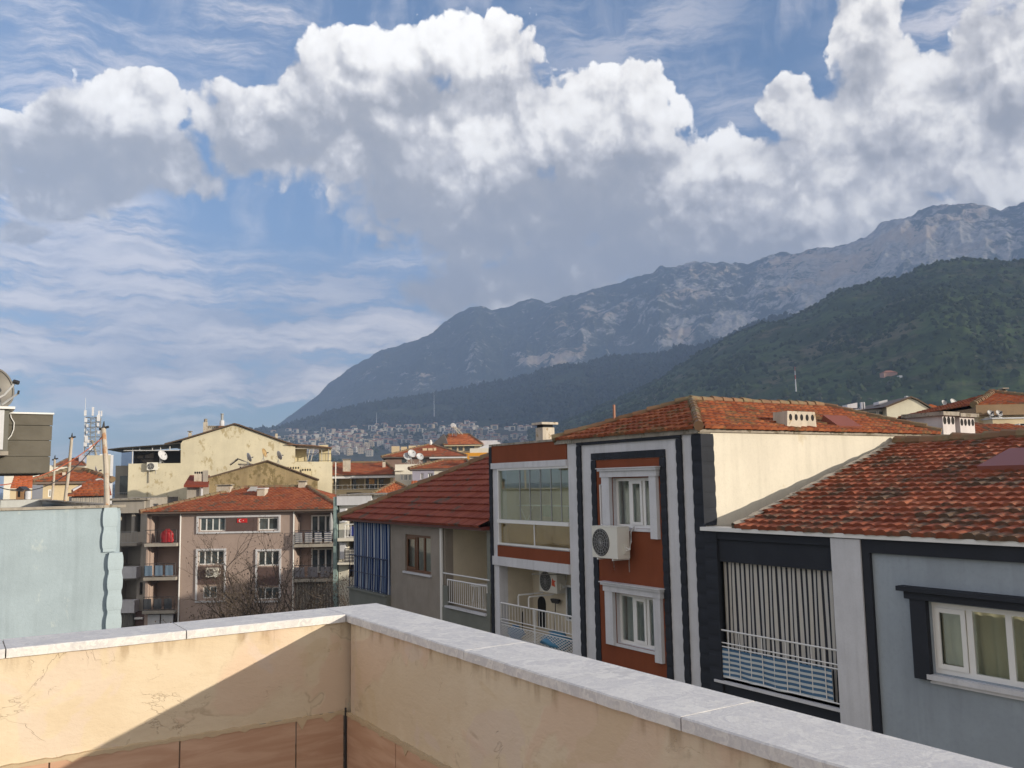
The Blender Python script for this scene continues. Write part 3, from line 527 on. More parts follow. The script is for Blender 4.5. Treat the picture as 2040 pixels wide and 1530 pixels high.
# glazed balcony
def recess(parent, fr, a, b, z0, z1, dep, mat, name='balcony_recess', d=-.3):
    m = MB(); m.box(fr, a-.08, a, z0, z1, d-dep, d).box(fr, b, b+.08, z0, z1, d-dep, d).box(fr, a-.08, b+.08, z0-.1, z0, d-dep, d).box(fr, a-.08, b+.08, z1, z1+.1, d-dep, d).box(fr, a-.08, b+.08, z0-.1, z1+.1, d-dep-.1, d-dep); return m.build(name, mat, parent)
recess(B, ST, gl0, gl1, g0, g1, 1.3, BEIGE)
gb = MB(); gb.box(ST, gl0, gl1, zmid-.05, zmid+.05, -.10, .06).box(ST, gl0, gl1, g1-.06, g1, -.1, .04).box(ST, gl0, gl1, g0, g0+.05, -.1, .05).box(ST, gl0, gl0+.06, g0, g1, -.1, .03)
gb = gb.build('balcony_glazing', WHITE, B)
xs = [ST.u(x, 985) for x in (995, 1034, 1054, 1075, 1096, 1116, 1133.5)]; GLG = material('green_glass', _glass, (.86, .92, .85), .08)
for a, c in zip(xs[:-1], xs[1:]):
    MB().box(ST, a+.01, c-.01, zmid+.05, g1-.06, -.045, -.035).build('pane', GLG, gb); MB().box(ST, c-.012, c+.012, zmid+.05, g1-.06, -.055, -.025).build('glass_edge', GREYMET, gb)
for a, c in ((gl0+.06, ST.u(1063, 1065)), (ST.u(1063, 1065), gl1)):
    MB().box(ST, a+.02, c-.02, g0+.05, zmid-.05, -.05, -.04).build('lower_pane', material('amber_glass', _glass, (.88, .80, .58), .06), gb); MB().box(ST, c-.02, c+.02, g0+.05, zmid-.05, -.06, -.02).build('glass_edge', WHITE, gb)
sheet('balcony_blind', ST, gl0+.05, gl1-.05, g0+.02, zmid-.08, -.32, cloth('straw', (.48, .42, .22)), B, folds=60, amp=.006, nu=240, nz=3)
dr = thing('drying_rack', 'white wire clothes drying rack behind the balcony glass panels', 'drying rack', ST.w((gl0+gl1)/2, g0, -.9))
m = MB(); zc = zmid+.45; a, c = gl0+.3, gl1-.35
for q in range(7): m.tube([ST.w(a, zc, -.5-.09*q), ST.w(c, zc, -.5-.09*q)], .008, 4)
for u in (a, c): m.tube([ST.w(u, zc, -.48), ST.w(u, zc, -1.06)], .012, 5)
m.build('wires', WHITE, dr); m = MB()
for u in (a+.1, c-.1): m.tube([ST.w(u, g0, -.45), ST.w(u, zc, -1.0)], .013, 5).tube([ST.w(u, g0, -1.05), ST.w(u, zc, -.5)], .013, 5)
m.build('legs', WHITE, dr)
for i, (u, w, colr) in enumerate(((-21.1, .5, (.33, .40, .33)), (-20.0, .8, (.30, .36, .32)), (-18.9, .55, (.22, .27, .27)))):
    sheet('hung_cloth', ST, u, u+w, zc-.30-.04*i, zc+.02, -.46-.1*i, cloth('washing%d' % i, colr), dr, folds=2, amp=.02, nu=24, nz=6)
# open balcony
recess(B, ST, gl0-.02, gl1, o0, o1, 1.5, BEIGE)
m = MB(); m.box(ST, ST.u(1058, 1180, -1.3), gl1+.06, o0, o1, -1.78, -1.2); m.build('balcony_corner', BEIGE, B)
m = MB(); cu, cz = ST.u(1080, 1225, -1.19), o0+.95
pts = [(cu-.2, o0+.25), (cu+.2, o0+.25)]+[(cu+.2*math.cos(q), cz+.2*math.sin(q)) for q in np.linspace(0, math.pi, 9)]
m.prism(ST, pts, -1.2, -1.17); m.build('arched_niche', BLACK, B)
window(B, ST, ST.u(1131, 1225, -1.2), gl1+.05, o0+.6, o0+1.6, cols=1, d=-1.2, w=.05, glass=DARKGLASS)
aircon(ST, ST.u(1083, 1170, -1.0), o1-.75, -1.15, 'white air conditioner with a red mark inside the open balcony', mark=True, w=.9, h=.62)
railing('railing', B, [ST.w(gl0+.02, 0, -.02), ST.w(gl1-.02, 0, -.02)], o0+.5, o0+1.02, WHITE, gap=.15, r=.009, extra=(o0+.47, o0+.40))
m = MB(); a, c, z0, z1 = gl0+.02, gl1-.02, o0+.02, o0+.40; N = 22
for i in range(-8, N):
    for sg in (1, -1):
        ua = a+(c-a)*i/N; p, q = (ua, ua+(c-a)*5/N) if sg > 0 else (ua+(c-a)*5/N, ua); k0, k1 = 0., 1.
        f = lambda u: np.clip((u-p)/(q-p), 0, 1)
        lo, hi = sorted((f(a), f(c)))
        if hi-lo > .1: m.tube([ST.w(p+(q-p)*lo, z0+(z1-z0)*lo, -.02), ST.w(p+(q-p)*hi, z0+(z1-z0)*hi, -.02)], .007, 4)
m.box(ST, a, c, z0-.03, z0, -.04, 0).box(ST, (a+c)/2-.02, (a+c)/2+.02, z0, o0+1, -.04, 0); m.build('lattice', WHITE, B)
def prop(name, label, cat, mb, mat, **k): return tag(mb.build(name, mat, None, **k), label, cat)
m = MB(); m.tube([ST.w(ST.u(1040, 1240, -.5), o0, -.5), ST.w(ST.u(1041, 1160, -1.2), o0+1.55, -1.2)], .018, 6); m.tube([ST.w(ST.u(1041, 1160, -1.2), o0+1.55, -1.2)+np.array([0, 0, -.02]), ST.w(ST.u(1041, 1160, -1.2), o0+1.65, -1.22)], .03, 6); prop('mop_handle', 'dark mop handle leaning in the corner of the open balcony', 'mop', m, IRON)
m = MB(); bx = ST.u(1106, 1200, -1.05); m.tube([ST.w(bx, o0, -1.0), ST.w(bx+.02, o0+1.12, -1.05)], .014, 5).box(ST, bx-.17, bx+.19, o0+1.12, o0+1.17, -1.1, -1.0).prism(ST, [(bx-.12, o0+1.05), (bx+.14, o0+1.05), (bx+.19, o0+1.12), (bx-.17, o0+1.12)], -1.09, -1.01); prop('floor_brush', 'dark floor brush standing upside down under the air conditioner', 'brush', m, IRON)
def bag(u, z, w, h, d, label, colr, fr=ST):
    mb = MB(); n = 14; V = []
    for j in range(7):
        t = j/6; s = (.75+.5*math.sin(math.pi*min(t*1.1, 1)))*(1 if t < .8 else .7)
        for i in range(n): q = 2*math.pi*i/n; rr = s*(1+.16*RNG.normal()); V.append(fr.w(u+w/2*rr*math.cos(q), z+h*t, d+w*.3*rr*math.sin(q)))
    mb.add(V, [(j*n+i, j*n+(i+1) % n, (j+1)*n+(i+1) % n, (j+1)*n+i) for j in range(6) for i in range(n)]+[[6*n+i for i in range(n)]]); return prop('plastic_bag', label, 'bag', mb, paint('bag_'+label.split()[0]+label.split()[1], colr, rough=.4), smooth=True)
bag(ST.u(1030, 1260, -.3), o0, .5, .40, -.28, 'bright blue plastic bag behind the balcony lattice, left one', (.03, .15, .33)); bag(ST.u(1110, 1265, -.3), o0, .9, .46, -.30, 'pale blue plastic sheet bundle behind the balcony lattice, right one', (.06, .20, .34))
# roof of the block
um = uR-2.7; zr = EYE+2.05; fd = 2.4; re_ = 7.7; ze = ztop+.09; oh = .10; ue0, ue1 = uR-5.4-oh, uR+oh
th = math.atan2(zr-ze, 2.7+oh); sl = math.hypot(zr-ze, 2.7+oh); endd = re_+1.3
rf = tiles('roof', B, SW.w(-oh, ze, oh), SW.U, -SW.N*math.cos(th)+np.array([0, 0, math.sin(th)]), [(0, 0), (endd+oh, 0), (re_+oh, sl), (fd+oh, sl)], T_ORANGE, row=.30, tw=.21, amp=.035)
th2 = math.atan2(zr-ze, fd+oh); s2 = math.hypot(zr-ze, fd+oh)
tiles('roof', B, ST.w(ue0, ze, oh), ST.U, -ST.N*math.cos(th2)+np.array([0, 0, math.sin(th2)]), [(0, 0), (ue1-ue0, 0), ((ue1-ue0)/2, s2)], T_ORANGE, row=.30, tw=.21, amp=.035)
bk = MB(); P = lambda u, d, z: ST.w(u, z, -d); A, Bq = P(um, fd, zr-.02), P(um, re_, zr-.02); bk.add([P(ue0, -oh, ze), A, Bq, P(ue0, endd, ze)], [(0, 1, 2, 3)]); bk.add([Bq, P(ue1, endd, ze), P(ue0, endd, ze)], [(0, 1, 2)]); bk.build('roof_rear', T_ORANGE, B)
for p, q in ((P(um, fd, zr+.03), P(um, re_, zr+.03)), (P(ue1, -oh, ze+.05), P(um, fd, zr+.03)), (P(ue0, -oh, ze+.05), P(um, fd, zr+.03)), (P(ue1, endd, ze+.05), P(um, re_, zr+.03))): ridge(rf, p, q, CAPS, r=.105, seg=.36)
MB().box(ST, ue0, uR+.02, ztop-.03, ze-.0, -.32, .075).build('eave_mortar', CONC, B)
def holed_chimney(parent, fr, u0, u1, z0, z1, d0, d1, mat, n=5, cap=None, taper=0., name='chimney', hr=None, zf=.70):
    m = MB(); w = u1-u0; m.add([fr.w(u, z, d) for d in (d0, d1) for u, z in ((u0, z0), (u1, z0), (u1-taper, z1), (u0+taper, z1))], [(4, 5, 6, 7), (1, 0, 3, 2), (0, 4, 7, 3), (5, 1, 2, 6), (7, 6, 2, 3)]); c = m.build(name, mat, parent)
    h = MB(); r = hr or w/n*.32
    for i in range(n):
        uu = u0+taper+(w-2*taper)*(i+.5)/n; h.prism(fr, [(uu+r*.8*math.cos(q), z0+(z1-z0)*zf+r*1.15*math.sin(q)) for q in np.linspace(0, 2*math.pi, 12)[:-1]], d1-.05, d1+.004)
    h.build('smoke_holes', BLACK, c)
    if cap: MB().box(fr, u0-.10, u1+.10, z1, z1+cap, d0-.1, d1+.1).build('cap_slab', CONC, c)
    return c
cu0, cz0 = SW.px(1568, 858, -.06); cu1, _ = SW.px(1628, 858, -.06); holed_chimney(B, SW, cu0, cu1, ztop+.07, SW.z(1590, 819), -.50, -.06, CHIM, 5, taper=.05)
u0, _ = SW.px(1890, 872, .0); u1, _ = SW.px(1912, 872); u2, _ = SW.px(1945, 872); zt_ = SW.z(1915, 829)
LILAC = plaster('lilac_chimney', (.58, .55, .56), var=.08, streak=.2)
holed_chimney(B, SW, u0-.15, u1-.10, ztop, zt_, -1.15, -.05, LILAC, 3, cap=.11, hr=.10, zf=.78); holed_chimney(B, SW, u1+.10, u2, ztop, zt_-.02, -.85, -.02, LILAC, 4, cap=.10, hr=.09, zf=.74)
# roof hatch on the orange roof
def on_roof(u, s, h=0.): return SW.w(u-oh, ze, oh)+(-SW.N*math.cos(th)+np.array([0, 0, math.sin(th)]))*s+(SW.N*math.sin(th)+np.array([0, 0, math.cos(th)]))*h
hu0, hu1 = SW.px(1645, 850, -.6)[0], SW.px(1690, 850, -.6)[0]
m = MB(); m.add([on_roof(hu0, .25, .06), on_roof(hu1, .25, .08), on_roof(hu1, .8, .22), on_roof(hu0, .8, .22), on_roof(hu0, .25, -.05), on_roof(hu1, .25, -.05), on_roof(hu1, .8, 0), on_roof(hu0, .8, 0)], [(0, 1, 2, 3), (4, 5, 1, 0), (5, 6, 2, 1), (7, 4, 0, 3), (6, 7, 3, 2)]); m.build('roof_hatch', paint('hatch_red', (.20, .06, .035), rough=.5), B)
MB().tube([ST.w(ST.u(1224, 838, -1.), EYE+1.35, -1.0), ST.w(ST.u(1224, 838, -1.), EYE+2.02, -1.)], .035, 8).build('vent_pipe', paint('vent_clay', (.35, .16, .10)), B)
cu = ST.u(1079, 870, -3.5); c = MB(); c.box(ST, cu-.22, cu+.22, ztop-.3, ST.z(1079, 852, -3.5), -3.9, -3.4); c = c.build('chimney', CHIM, B); MB().box(ST, cu-.32, cu+.32, ST.z(1079, 852, -3.5)+.10, ST.z(1079, 852, -3.5)+.18, -4.0, -3.3).build('cap_slab', CHIM, c); MB().box(ST, cu-.2, cu+.2, ST.z(1079, 852, -3.5), ST.z(1079, 852, -3.5)+.1, -3.85, -3.45).build('flue_gap', BLACK, c)
aircon(ST, ST.u(1182, 1080, .5), ST.z(1212, 1112, .5), .16, 'beige air conditioner with looping hoses on the rust red wall below the upper window', w=.98, h=.74, dep=.38)
m = MB(); a = ST.u(1196, 960, .05); zz = ST.z(1196, 1045, .05); m.tube([ST.w(a+.25, zz-.1, .1), ST.w(a+.02, zz, .07), ST.w(a, zz+1.0, .06), ST.w(a+.06, wz1-.15, .06), ST.w(a+.12, wz1-.12, .04)], .028, 6); m.build('conduit', WHITE, B)
# ------------------------------------------------------------------ the blue-grey house on the right
G = thing('blue_grey_house', 'blue grey house with charcoal bands and a weathered tile roof at the right', 'house', ST.w(-8, 0, -4))
gz = ST.z(1409, 1052); uo0, uo1 = ST.u(1424, 1200), ST.u(1668, 1200); oz1 = ST.z(1500, 1124); oz0 = ST.z(1560, 1383); up = ST.u(1727, 1200); us = ST.u(1743, 1200); END = 2.
gw = [ST.u(1856, 1270), ST.u(1856, 1270)+2.6, ST.z(1870, 1342), ST.z(1870, 1201)]
whole = [tuple(gw), (uo0, uo1, oz0, oz1), (uo0, uo1, oz0-2.9, oz1-2.9), (uo0, uo1, oz0-5.8, oz1-5.8), (gw[0], gw[1], gw[2]-2.9, gw[3]-2.9)]
b = MB(); b.wall(ST, uR+.02, uo1+.02, 0, gz-.05, whole, -.0, -.3); b.build('charcoal_front', CHARC, G)
b = MB(); b.wall(ST, uo1+.02, END, 0, gz-.05, whole, 0, -.3); b.build('wall', BLUEGREY, G)
b = MB(); b.box(ST, END-.3, END, 0, gz-.1, -12, -.3).box(ST, uR+.02, END-.3, 0, gz-.1, -12, -11.7); b.build('rear_wall', BLUEGREY, G)
b = MB(); b.box(ST, uo1+.0, up, 0, gz-.07, .002, .10); b.build('white_pilaster', WHITEP, G)
b = MB(); b.box(ST, up+.0, us, 0, gz-.30, .002, .07).box(ST, up, END, gz-.30, gz-.07, .002, .07); b.box(ST, uR+.05, uo1, gz-.22, gz-.06, .002, .05); b.build('charcoal_band', CHARC, G)
moulding(G, ST, uR+.07, uR+.42, 0, gz-.03, CHARC, blk=.32, name='corner_quoin', d=.06)
b = MB(); b.box(ST, uR+.02, END, gz-.05, gz+.03, -.3, .14); b.build('gutter', WHITE, G)
gwf = [0, (ST.u(1930, 1280)-gw[0])/2.6, (ST.u(2009, 1290)-gw[0])/2.6, 1.]
window(G, ST, *gw, fracs=gwf, d=-.12, w=.085, curtain=CURT, sash=0, sill=None)
b = MB(); b.box(ST, gw[0]-.06, gw[1]+.1, gw[2]-.10, gw[2]-.02, -.1, .12).box(ST, gw[0]-.03, gw[1]+.1, gw[2]-.16, gw[2]-.10, 0, .07); b.build('window_ledge', WHITEP, G)
b = MB(); b.box(ST, gw[0]-.30, gw[0]-.01, gw[2]-.12, gw[3]+.03, .002, .10).box(ST, gw[0]-.38, gw[1]+.4, gw[3]+.03, gw[3]+.16, .002, .13).box(ST, gw[0]-.48, gw[1]+.5, gw[3]+.16, gw[3]+.24, .002, .20); b.build('window_surround', CHARC, G)
recess(G, ST, uo0, uo1, oz0, oz1, 1.2, BEIGE)
b = MB(); b.box(ST, uo0-.02, uo1, oz0-.05, oz0, -.3, .10); b.build('balcony_floor', WHITEP, G)
railing('railing', G, [ST.w(uo0+.07, 0, .03), ST.w(uo1-.03, 0, .03)], oz0+.02, oz0+1.04, WHITE, gap=.28, r=.010, extra=(oz0+.78, oz0+.70), bars=True, rt=.018)
STR = material('black_white_stripes', _stripes, [(0, (.64, .625, .60)), (.60, (.045, .048, .062))], 24, 0)
s_ = sheet('striped_curtain', ST, uo0+.18, uo1-.02, oz0+.02, oz1-.02, -.13, STR, None, folds=11, amp=.020, nu=480, nz=16, jitter=.3); tag(s_, 'black and white striped balcony curtain beside the white pilaster', 'curtain')
BW = material('blue_white_cloth', _stripes, [(0, (.09, .19, .33)), (.52, (.66, .70, .72))], 6, 1)
s_ = sheet('striped_cloth', ST, uo0+.07, uo1-.20, oz0+.06, oz0+.67, .02, BW, None, folds=4, amp=.022, nu=160, nz=12, bottom=.01); tag(s_, 'blue and white banded cloth tied inside the white balcony railing', 'balcony cloth')
# its roof
rz = EYE+.80; rd = 6.95; e0 = gz+.04; thr = math.atan2(rz-e0, rd+.1); slr = math.hypot(rz-e0, rd+.1); esr = -ST.N*math.cos(thr)+np.array([0, 0, math.sin(thr)]); RO = ST.w(uR+.34, e0, .12)
rr_ = tiles('roof', G, RO, ST.U, esr, [(0.72, 0), (END-uR+.2, 0), (END-uR+.2, slr), (-.22, slr)], T_RIGHT, row=.345, tw=.225, amp=.036, lip=.062, jit=.008)
ridge(rr_, ST.w(uR+.10, rz+.05, -rd), ST.w(END, rz+.05, -rd), CAPS, r=.15, seg=.40)
b = MB(); b.add([ST.w(uR+.05, rz-.02, -rd), ST.w(END, rz-.02, -rd), ST.w(END, e0, -2*rd), ST.w(uR+.05, e0, -2*rd)], [(1, 0, 3, 2)]); b.build('roof_rear', T_RIGHT, G)
b = MB(); n = 40; V = []; nn_ = np.cross(ST.U, esr)
for i in range(n):
    k = i/(n-1); q = RO+esr*(slr*k)+ST.U*(.70-.95*k-.10); h = .03*RNG.random(); w_ = .17+.06*RNG.random(); low = q.copy(); low[2] = min(gz, q[2]-.02); V += [q+nn_*.05+ST.U*w_, q+nn_*(h+.085)+ST.U*.06, q+nn_*(h+.06), low]
b.add(V, [(i*4+k, (i+1)*4+k, (i+1)*4+k+1, i*4+k+1)[::-1] for i in range(n-1) for k in range(3)]); b.build('flashing', CONC, rr_)
MB().box(ST, uR+.03, uR+1.3, gz-.05, gz+.02, -7, -.305).build('valley_ledge', CONC, G)
hu = ST.u(2010, 975, -4.4); q = lambda u, s, h: RO+ST.U*(u-uR-.34)+esr*s+np.cross(ST.U, esr)*h
m = MB(); m.add([q(hu-.3, 4.1, .16), q(hu+1.0, 4.1, .16), q(hu+1.0, 5.0, .30), q(hu-.05, 5.0, .30), q(hu-.3, 4.1, .02), q(hu+1.0, 4.1, .02), q(hu+1., 5., .02), q(hu-.05, 5., .02)], [(0, 1, 2, 3), (4, 5, 1, 0), (5, 6, 2, 1), (7, 4, 0, 3), (6, 7, 3, 2)]); m.build('roof_hatch', paint('hatch_rose', (.24, .09, .075), rough=.4), G)
# ------------------------------------------------------------------ the taupe house with the blue curtain
H = thing('taupe_house', 'rough taupe house with dark red hipped roof behind the rust block', 'house', ST.w(-29, 0, -4))
hu0, hu1 = -34.1, uL-.05; hz = EYE-1.44
wb = [ST.u(807, 1100), ST.u(858, 1100), ST.z(832, 1141), ST.z(832, 1066)]; bl0, bl1 = ST.u(704, 1100), ST.u(778, 1100); bz0, bz1 = ST.z(740, 1180), ST.z(740, 1040)
br0, br1 = ST.u(887, 1100), ST.u(976, 1100); rz0, rz1 = ST.z(930, 1215), hz-.06
hol = [tuple(wb), (bl0+.12, bl1-.0, bz0, bz1-.02), (br0, br1, rz0, rz1)]+[(br0, br1, rz0-2.9*k, rz1-2.9*k-.2) for k in (1, 2)]+[(wb[0], wb[1], wb[2]-2.9, wb[3]-2.9), (bl0+.12, bl1, bz0-2.9, bz1-3.2)]
b = MB(); b.wall(ST, hu0, hu1, 0, hz, hol, 0, -.3); b.build('wall', TAUPE, H); b = MB(); b.box(ST, hu0, hu0+.3, 0, hz, -9, -.3).box(ST, hu0+.3, hu1, 0, hz, -9, -8.7); b.build('rear_wall', TAUPE, H)
WOOD = paint('brown_window', (.13, .055, .025), rough=.4)
window(H, ST, *wb, fracs=[0, .42, .70, 1.], frame=WOOD, d=-.12, w=.09, curtain=CURTW, sash=0, sill=WHITEP)
recess(H, ST, bl0+.12, bl1, bz0, bz1-.02, 1.2, BEIGE); recess(H, ST, br0, br1, rz0, rz1, 1.4, BEIGE)
b = MB(); b.box(ST, bl0-.05, bl1+.0, bz0-.62, bz0, 0, .16).box(ST, bl0-.12, bl1-.0, bz0, bz0+.06, 0, .22); b.build('balcony_apron', OLIVE, H)
b = MB(); b.box(ST, br0-.05, br1+.1, rz0-.75, rz0-.05, 0, .10).box(ST, br0-.05, br0+.28, rz0-.05, rz0+.65, 0, .08).box(ST, br1-.12, br1+.1, rz0-.05, rz0+.65, 0, .08).box(ST, br1-.1, br1+.1, rz0+.65, rz1, 0, .05); b.build('balcony_apron', OLIVE, H)
b = MB(); b.box(ST, br0+.2, br1-.1, rz0-.03, rz0+.03, 0, .16); b.build('balcony_ledge', WHITEP, H)
dd = -1.68; dw = MB(); da, db = ST.u(930, 1130, dd), ST.u(966, 1130, dd); zb, zt2 = rz0, ST.z(940, 1072, dd); dw.box(ST, da, da+.1, zb, zt2, dd, dd+.1).box(ST, db-.12, db, zb, zt2, dd, dd+.1).box(ST, da+.1, db-.12, zt2-.1, zt2, dd, dd+.1).box(ST, da+.1, db-.12, zb, zb+.8, dd, dd+.08); do = dw.build('door', WOOD, H); MB().box(ST, da+.1, db-.12, zb+.8, zt2-.1, dd+.02, dd+.04).build('pane', paint('door_glass', (.25, .23, .19), rough=.3), do)
railing('railing', H, [ST.w(br0+.25, 0, .06), ST.w(br1-.1, 0, .06)], rz0+.08, rz0+.86, WHITE, gap=.13, r=.011)
railing('railing', H, [ST.w(br0-.05, 0, .06), ST.w(br1+.05, 0, .06)], rz0+.98, rz0+1.05, WHITE, bars=False, rt=.022)
b = MB(); pu = ST.u(880, 1100, .06); b.tube([ST.w(pu, 0, .07), ST.w(pu, hz-.05, .07)], .06, 8); b.build('drainpipe', WHITE, H)
BS = material('blue_stripes', _stripes, [(0, (.020, .042, .14)), (.30, (.58, .63, .70)), (.52, (.022, .048, .16)), (.72, (.26, .35, .50)), (.90, (.02, .045, .15))], 11, 0)
s_ = sheet('striped_curtain', ST, bl0+.12, bl1-.02, bz0+.06, bz1-.04, .02, BS, None, folds=6, amp=.04, nu=340, nz=16, jitter=.35); tag(s_, 'navy and white striped balcony curtain on the taupe house', 'curtain')
railing('railing', H, [ST.w(bl0-.05, 0, .14), ST.w(bl1, 0, .14)], bz0+.08, bz0+1.35, paint('navy_rail', (.02, .025, .06)), gap=.30, r=.010, extra=(bz0+.72,))
# white table set on the right balcony
tb = thing('balcony_table', 'small white table behind the white railing of the taupe house', 'table', ST.w(br0+1.3, rz0, -.6)); MB().lathe(ST.w(br0+1.3, rz0+.70, -.6), [(.001, .03), (.35, .03), (.35, 0), (.001, 0)], 14).build('tabletop', WHITE, tb)
for i in range(4): MB().tube([ST.w(br0+1.3+.22*(-1)**i, rz0, -.6+.22*(-1)**(i//2)), ST.w(br0+1.3+.15*(-1)**i, rz0+.70, -.6+.15*(-1)**(i//2))], .02, 5).build('leg', WHITE, tb)
aircon(ST, ST.u(737, 1197, .2), bz0-1.15, .1, 'old beige air conditioner under the curtained balcony of the taupe house', w=.8, h=.5, hose=False)
b = MB(); b.box(ST, hu0-.45, hu1+.0, hz, hz+.10, -.4, .34); b.build('fascia', paint('fascia_red', (.13, .03, .022)), H)
hd = 4.4; hr_ = hz+.1+2.55; hth = math.atan2(hr_-hz-.1, hd+.36); hsl = math.hypot(hr_-hz-.1, hd+.36); esh = -ST.N*math.cos(hth)+np.array([0, 0, math.sin(hth)])
hr = tiles('roof', H, ST.w(hu0-.5, hz+.11, .38), ST.U, esh, [(0, 0), (hu1-hu0+.5, 0), (hu1-hu0+.5, hsl), (5.1, hsl)], T_DARK, row=.43, tw=.26, amp=.018, lip=.07, seg=3, jit=.004)
q0, q1 = ST.w(hu0-.5, hz+.13, .38), ST.w(hu0+4.6, hr_+.02, -hd); ridge(hr, q0, q1, CAPS, r=.17, seg=.45); ridge(hr, q1, ST.w(hu1, hr_+.02, -hd), CAPS, r=.16)
b = MB(); q2 = ST.w(hu0-.5, hz+.11, -2*hd-.3); q3 = ST.w(hu1, hz+.11, -2*hd-.3); b.add([q0, q1, q2], [(0, 1, 2)]); b.add([q1, ST.w(hu1, hr_, -hd), q3, q2], [(0, 1, 2, 3)]); b.build('roof_rear', T_DARK, H)
# ------------------------------------------------------------------ builders for the houses further off
def shell(parent, fr, u0, u1, z0, z1, dep, mat, holes=(), name='wall', top=True):
    m = MB(); m.wall(fr, u0, u1, z0, z1, list(holes), 0, -.25); m.box(fr, u0, u0+.25, z0, z1, -dep, -.25).box(fr, u1-.25, u1, z0, z1, -dep, -.25).box(fr, u0+.25, u1-.25, z0, z1, -dep, -dep+.25)
    if top: m.box(fr, u0+.25, u1-.25, z1-.25, z1-.02, -dep+.25, -.25)
    return m.build(name, mat, parent)
def hip(parent, fr, u0, u1, ze, dep, zr, r0, r1, mat, oh=.4, row=.36, tw=.30, seg=2, caps=True, amp=.03, capr=.16, back=True):
    zz = np.array([0, 0, 1.]); rise = zr-ze; th = math.atan2(rise, dep/2+oh); s = math.hypot(rise, dep/2+oh); L = u1-u0+2*oh
    rf = tiles('roof', parent, fr.w(u0-oh, ze, oh), fr.U, -fr.N*math.cos(th)+zz*math.sin(th), [(0, 0), (L, 0), (r1-u0+oh, s), (r0-u0+oh, s)], mat, row=row, tw=tw, seg=seg, amp=amp)
    A, Bq = fr.w(r0, zr, -dep/2), fr.w(r1, zr, -dep/2); E1 = fr.w(u0-oh, ze, -dep-oh); E2 = fr.w(u1+oh, ze, -dep-oh)
    if u1+oh-r1 > .1:
        sd = fr.side(u1); h = u1+oh-r1; t2 = math.atan2(rise, h); tiles('roof', parent, sd.w(-oh, ze, oh), sd.U, -sd.N*math.cos(t2)+zz*math.sin(t2), [(0, 0), (dep+2*oh, 0), (dep/2+oh, math.hypot(h, rise))], mat, row=row, tw=tw, seg=seg, amp=amp)
    if r0-u0+oh > .1:
        q = fr.w(u0, 0, -dep); sd = F(q[0], q[1], fr.N[0], fr.N[1]); h = r0-u0+oh; t2 = math.atan2(rise, h); tiles('roof', parent, sd.w(-oh, ze, oh), sd.U, -sd.N*math.cos(t2)+zz*math.sin(t2), [(0, 0), (dep+2*oh, 0), (dep/2+oh, math.hypot(h, rise))], mat, row=row, tw=tw, seg=seg, amp=amp)
    if back: MB().add([A, Bq, E2, E1], [(3, 2, 1, 0)]).build('roof_rear', mat, parent)
    e = MB(); e.box(fr, u0-oh, u1+oh, ze-.16, ze-.015, -dep-oh, oh-.03); e.build('eave', paint('eave_board', (.16, .12, .10)), parent)
    if caps:
        up = np.array([0, 0, .03]); ridge(rf, A+up, Bq+up, CAPS, r=capr)
        if u1+oh-r1 > .1: ridge(rf, fr.w(u1+oh, ze, oh)+up, Bq+up, CAPS, r=capr)
        if r0-u0+oh > .1: ridge(rf, fr.w(u0-oh, ze, oh)+up, A+up, CAPS, r=capr)
    return rf
def chimney(parent, fr, u0, u1, z0, z1, d, mat, dep=.6, cap=True, label=None):
    m = MB().box(fr, u0, u1, z0, z1, d-dep, d).build('chimney', mat, parent)
    if cap: MB().box(fr, u0-.07, u1+.07, z1+.08, z1+.15, d-dep-.07, d+.07).build('cap_slab', CONC, m); MB().box(fr, u0+.06, u1-.06, z1, z1+.08, d-dep+.06, d-.06).build('flue', BLACK, m)
    return m
def fwin(parent, K, x0, x1, y0, y1, cols=2, d=-.08, frame=None, w=.06, **k):
    ym = (y0+y1)/2; return window(parent, K, K.u(x0, ym), K.u(x1, ym), K.z((x0+x1)/2, y1), K.z((x0+x1)/2, y0), cols=cols, d=d, glass=DARKGLASS, frame=frame, w=w, **k)
def hole(K, x0, x1, y0, y1): ym = (y0+y1)/2; xm = (x0+x1)/2; return (K.u(x0, ym), K.u(x1, ym), K.z(xm, y1), K.z(xm, y0))
def strip(fr, pts, th, d0, d1):
    m = MB()
    for (a, b), (c, d) in zip(pts[:-1], pts[1:]): m.prism(fr, [(a, b), (c, d), (c, d+th), (a, b+th)], d0, d1)
    return m
YEL = plaster('peeling_yellow', (.63, .58, .44), var=.10, scale=.35, stain=(.30, .25, .15), amt=.50, sscale=.55, streak=.12, bump=.01)
YELP = plaster('pale_yellow', (.66, .58, .38), var=.08, scale=.4, stain=(.36, .31, .20), amt=.3, sscale=.4)
MOSS = plaster('mossy_brown', (.34, .27, .155), var=.2, scale=.4, stain=(.12, .095, .045), amt=.62, sscale=.6, streak=.5)
PINK = plaster('mauve_render', (.40, .315, .28), var=.05, scale=.4, streak=.08); PLUM = plaster('plum_panel', (.125, .085, .08), var=.08)
SHADE = plaster('grey_shaded_render', (.36, .335, .30), var=.12, scale=.4, streak=.25); WHT = plaster('far_white', (.70, .67, .60), var=.06, scale=.3, streak=.12); CRM = plaster('far_cream', (.60, .50, .34), var=.08, scale=.3, streak=.12)  # grey for real render, and for shade put into the yellow wing's colour
AQUA = plaster('pale_aqua', (.345, .425, .485), var=.08, scale=.9, stain=(.31, .36, .38), amt=.3, sscale=1.0, streak=.2, bump=.006)
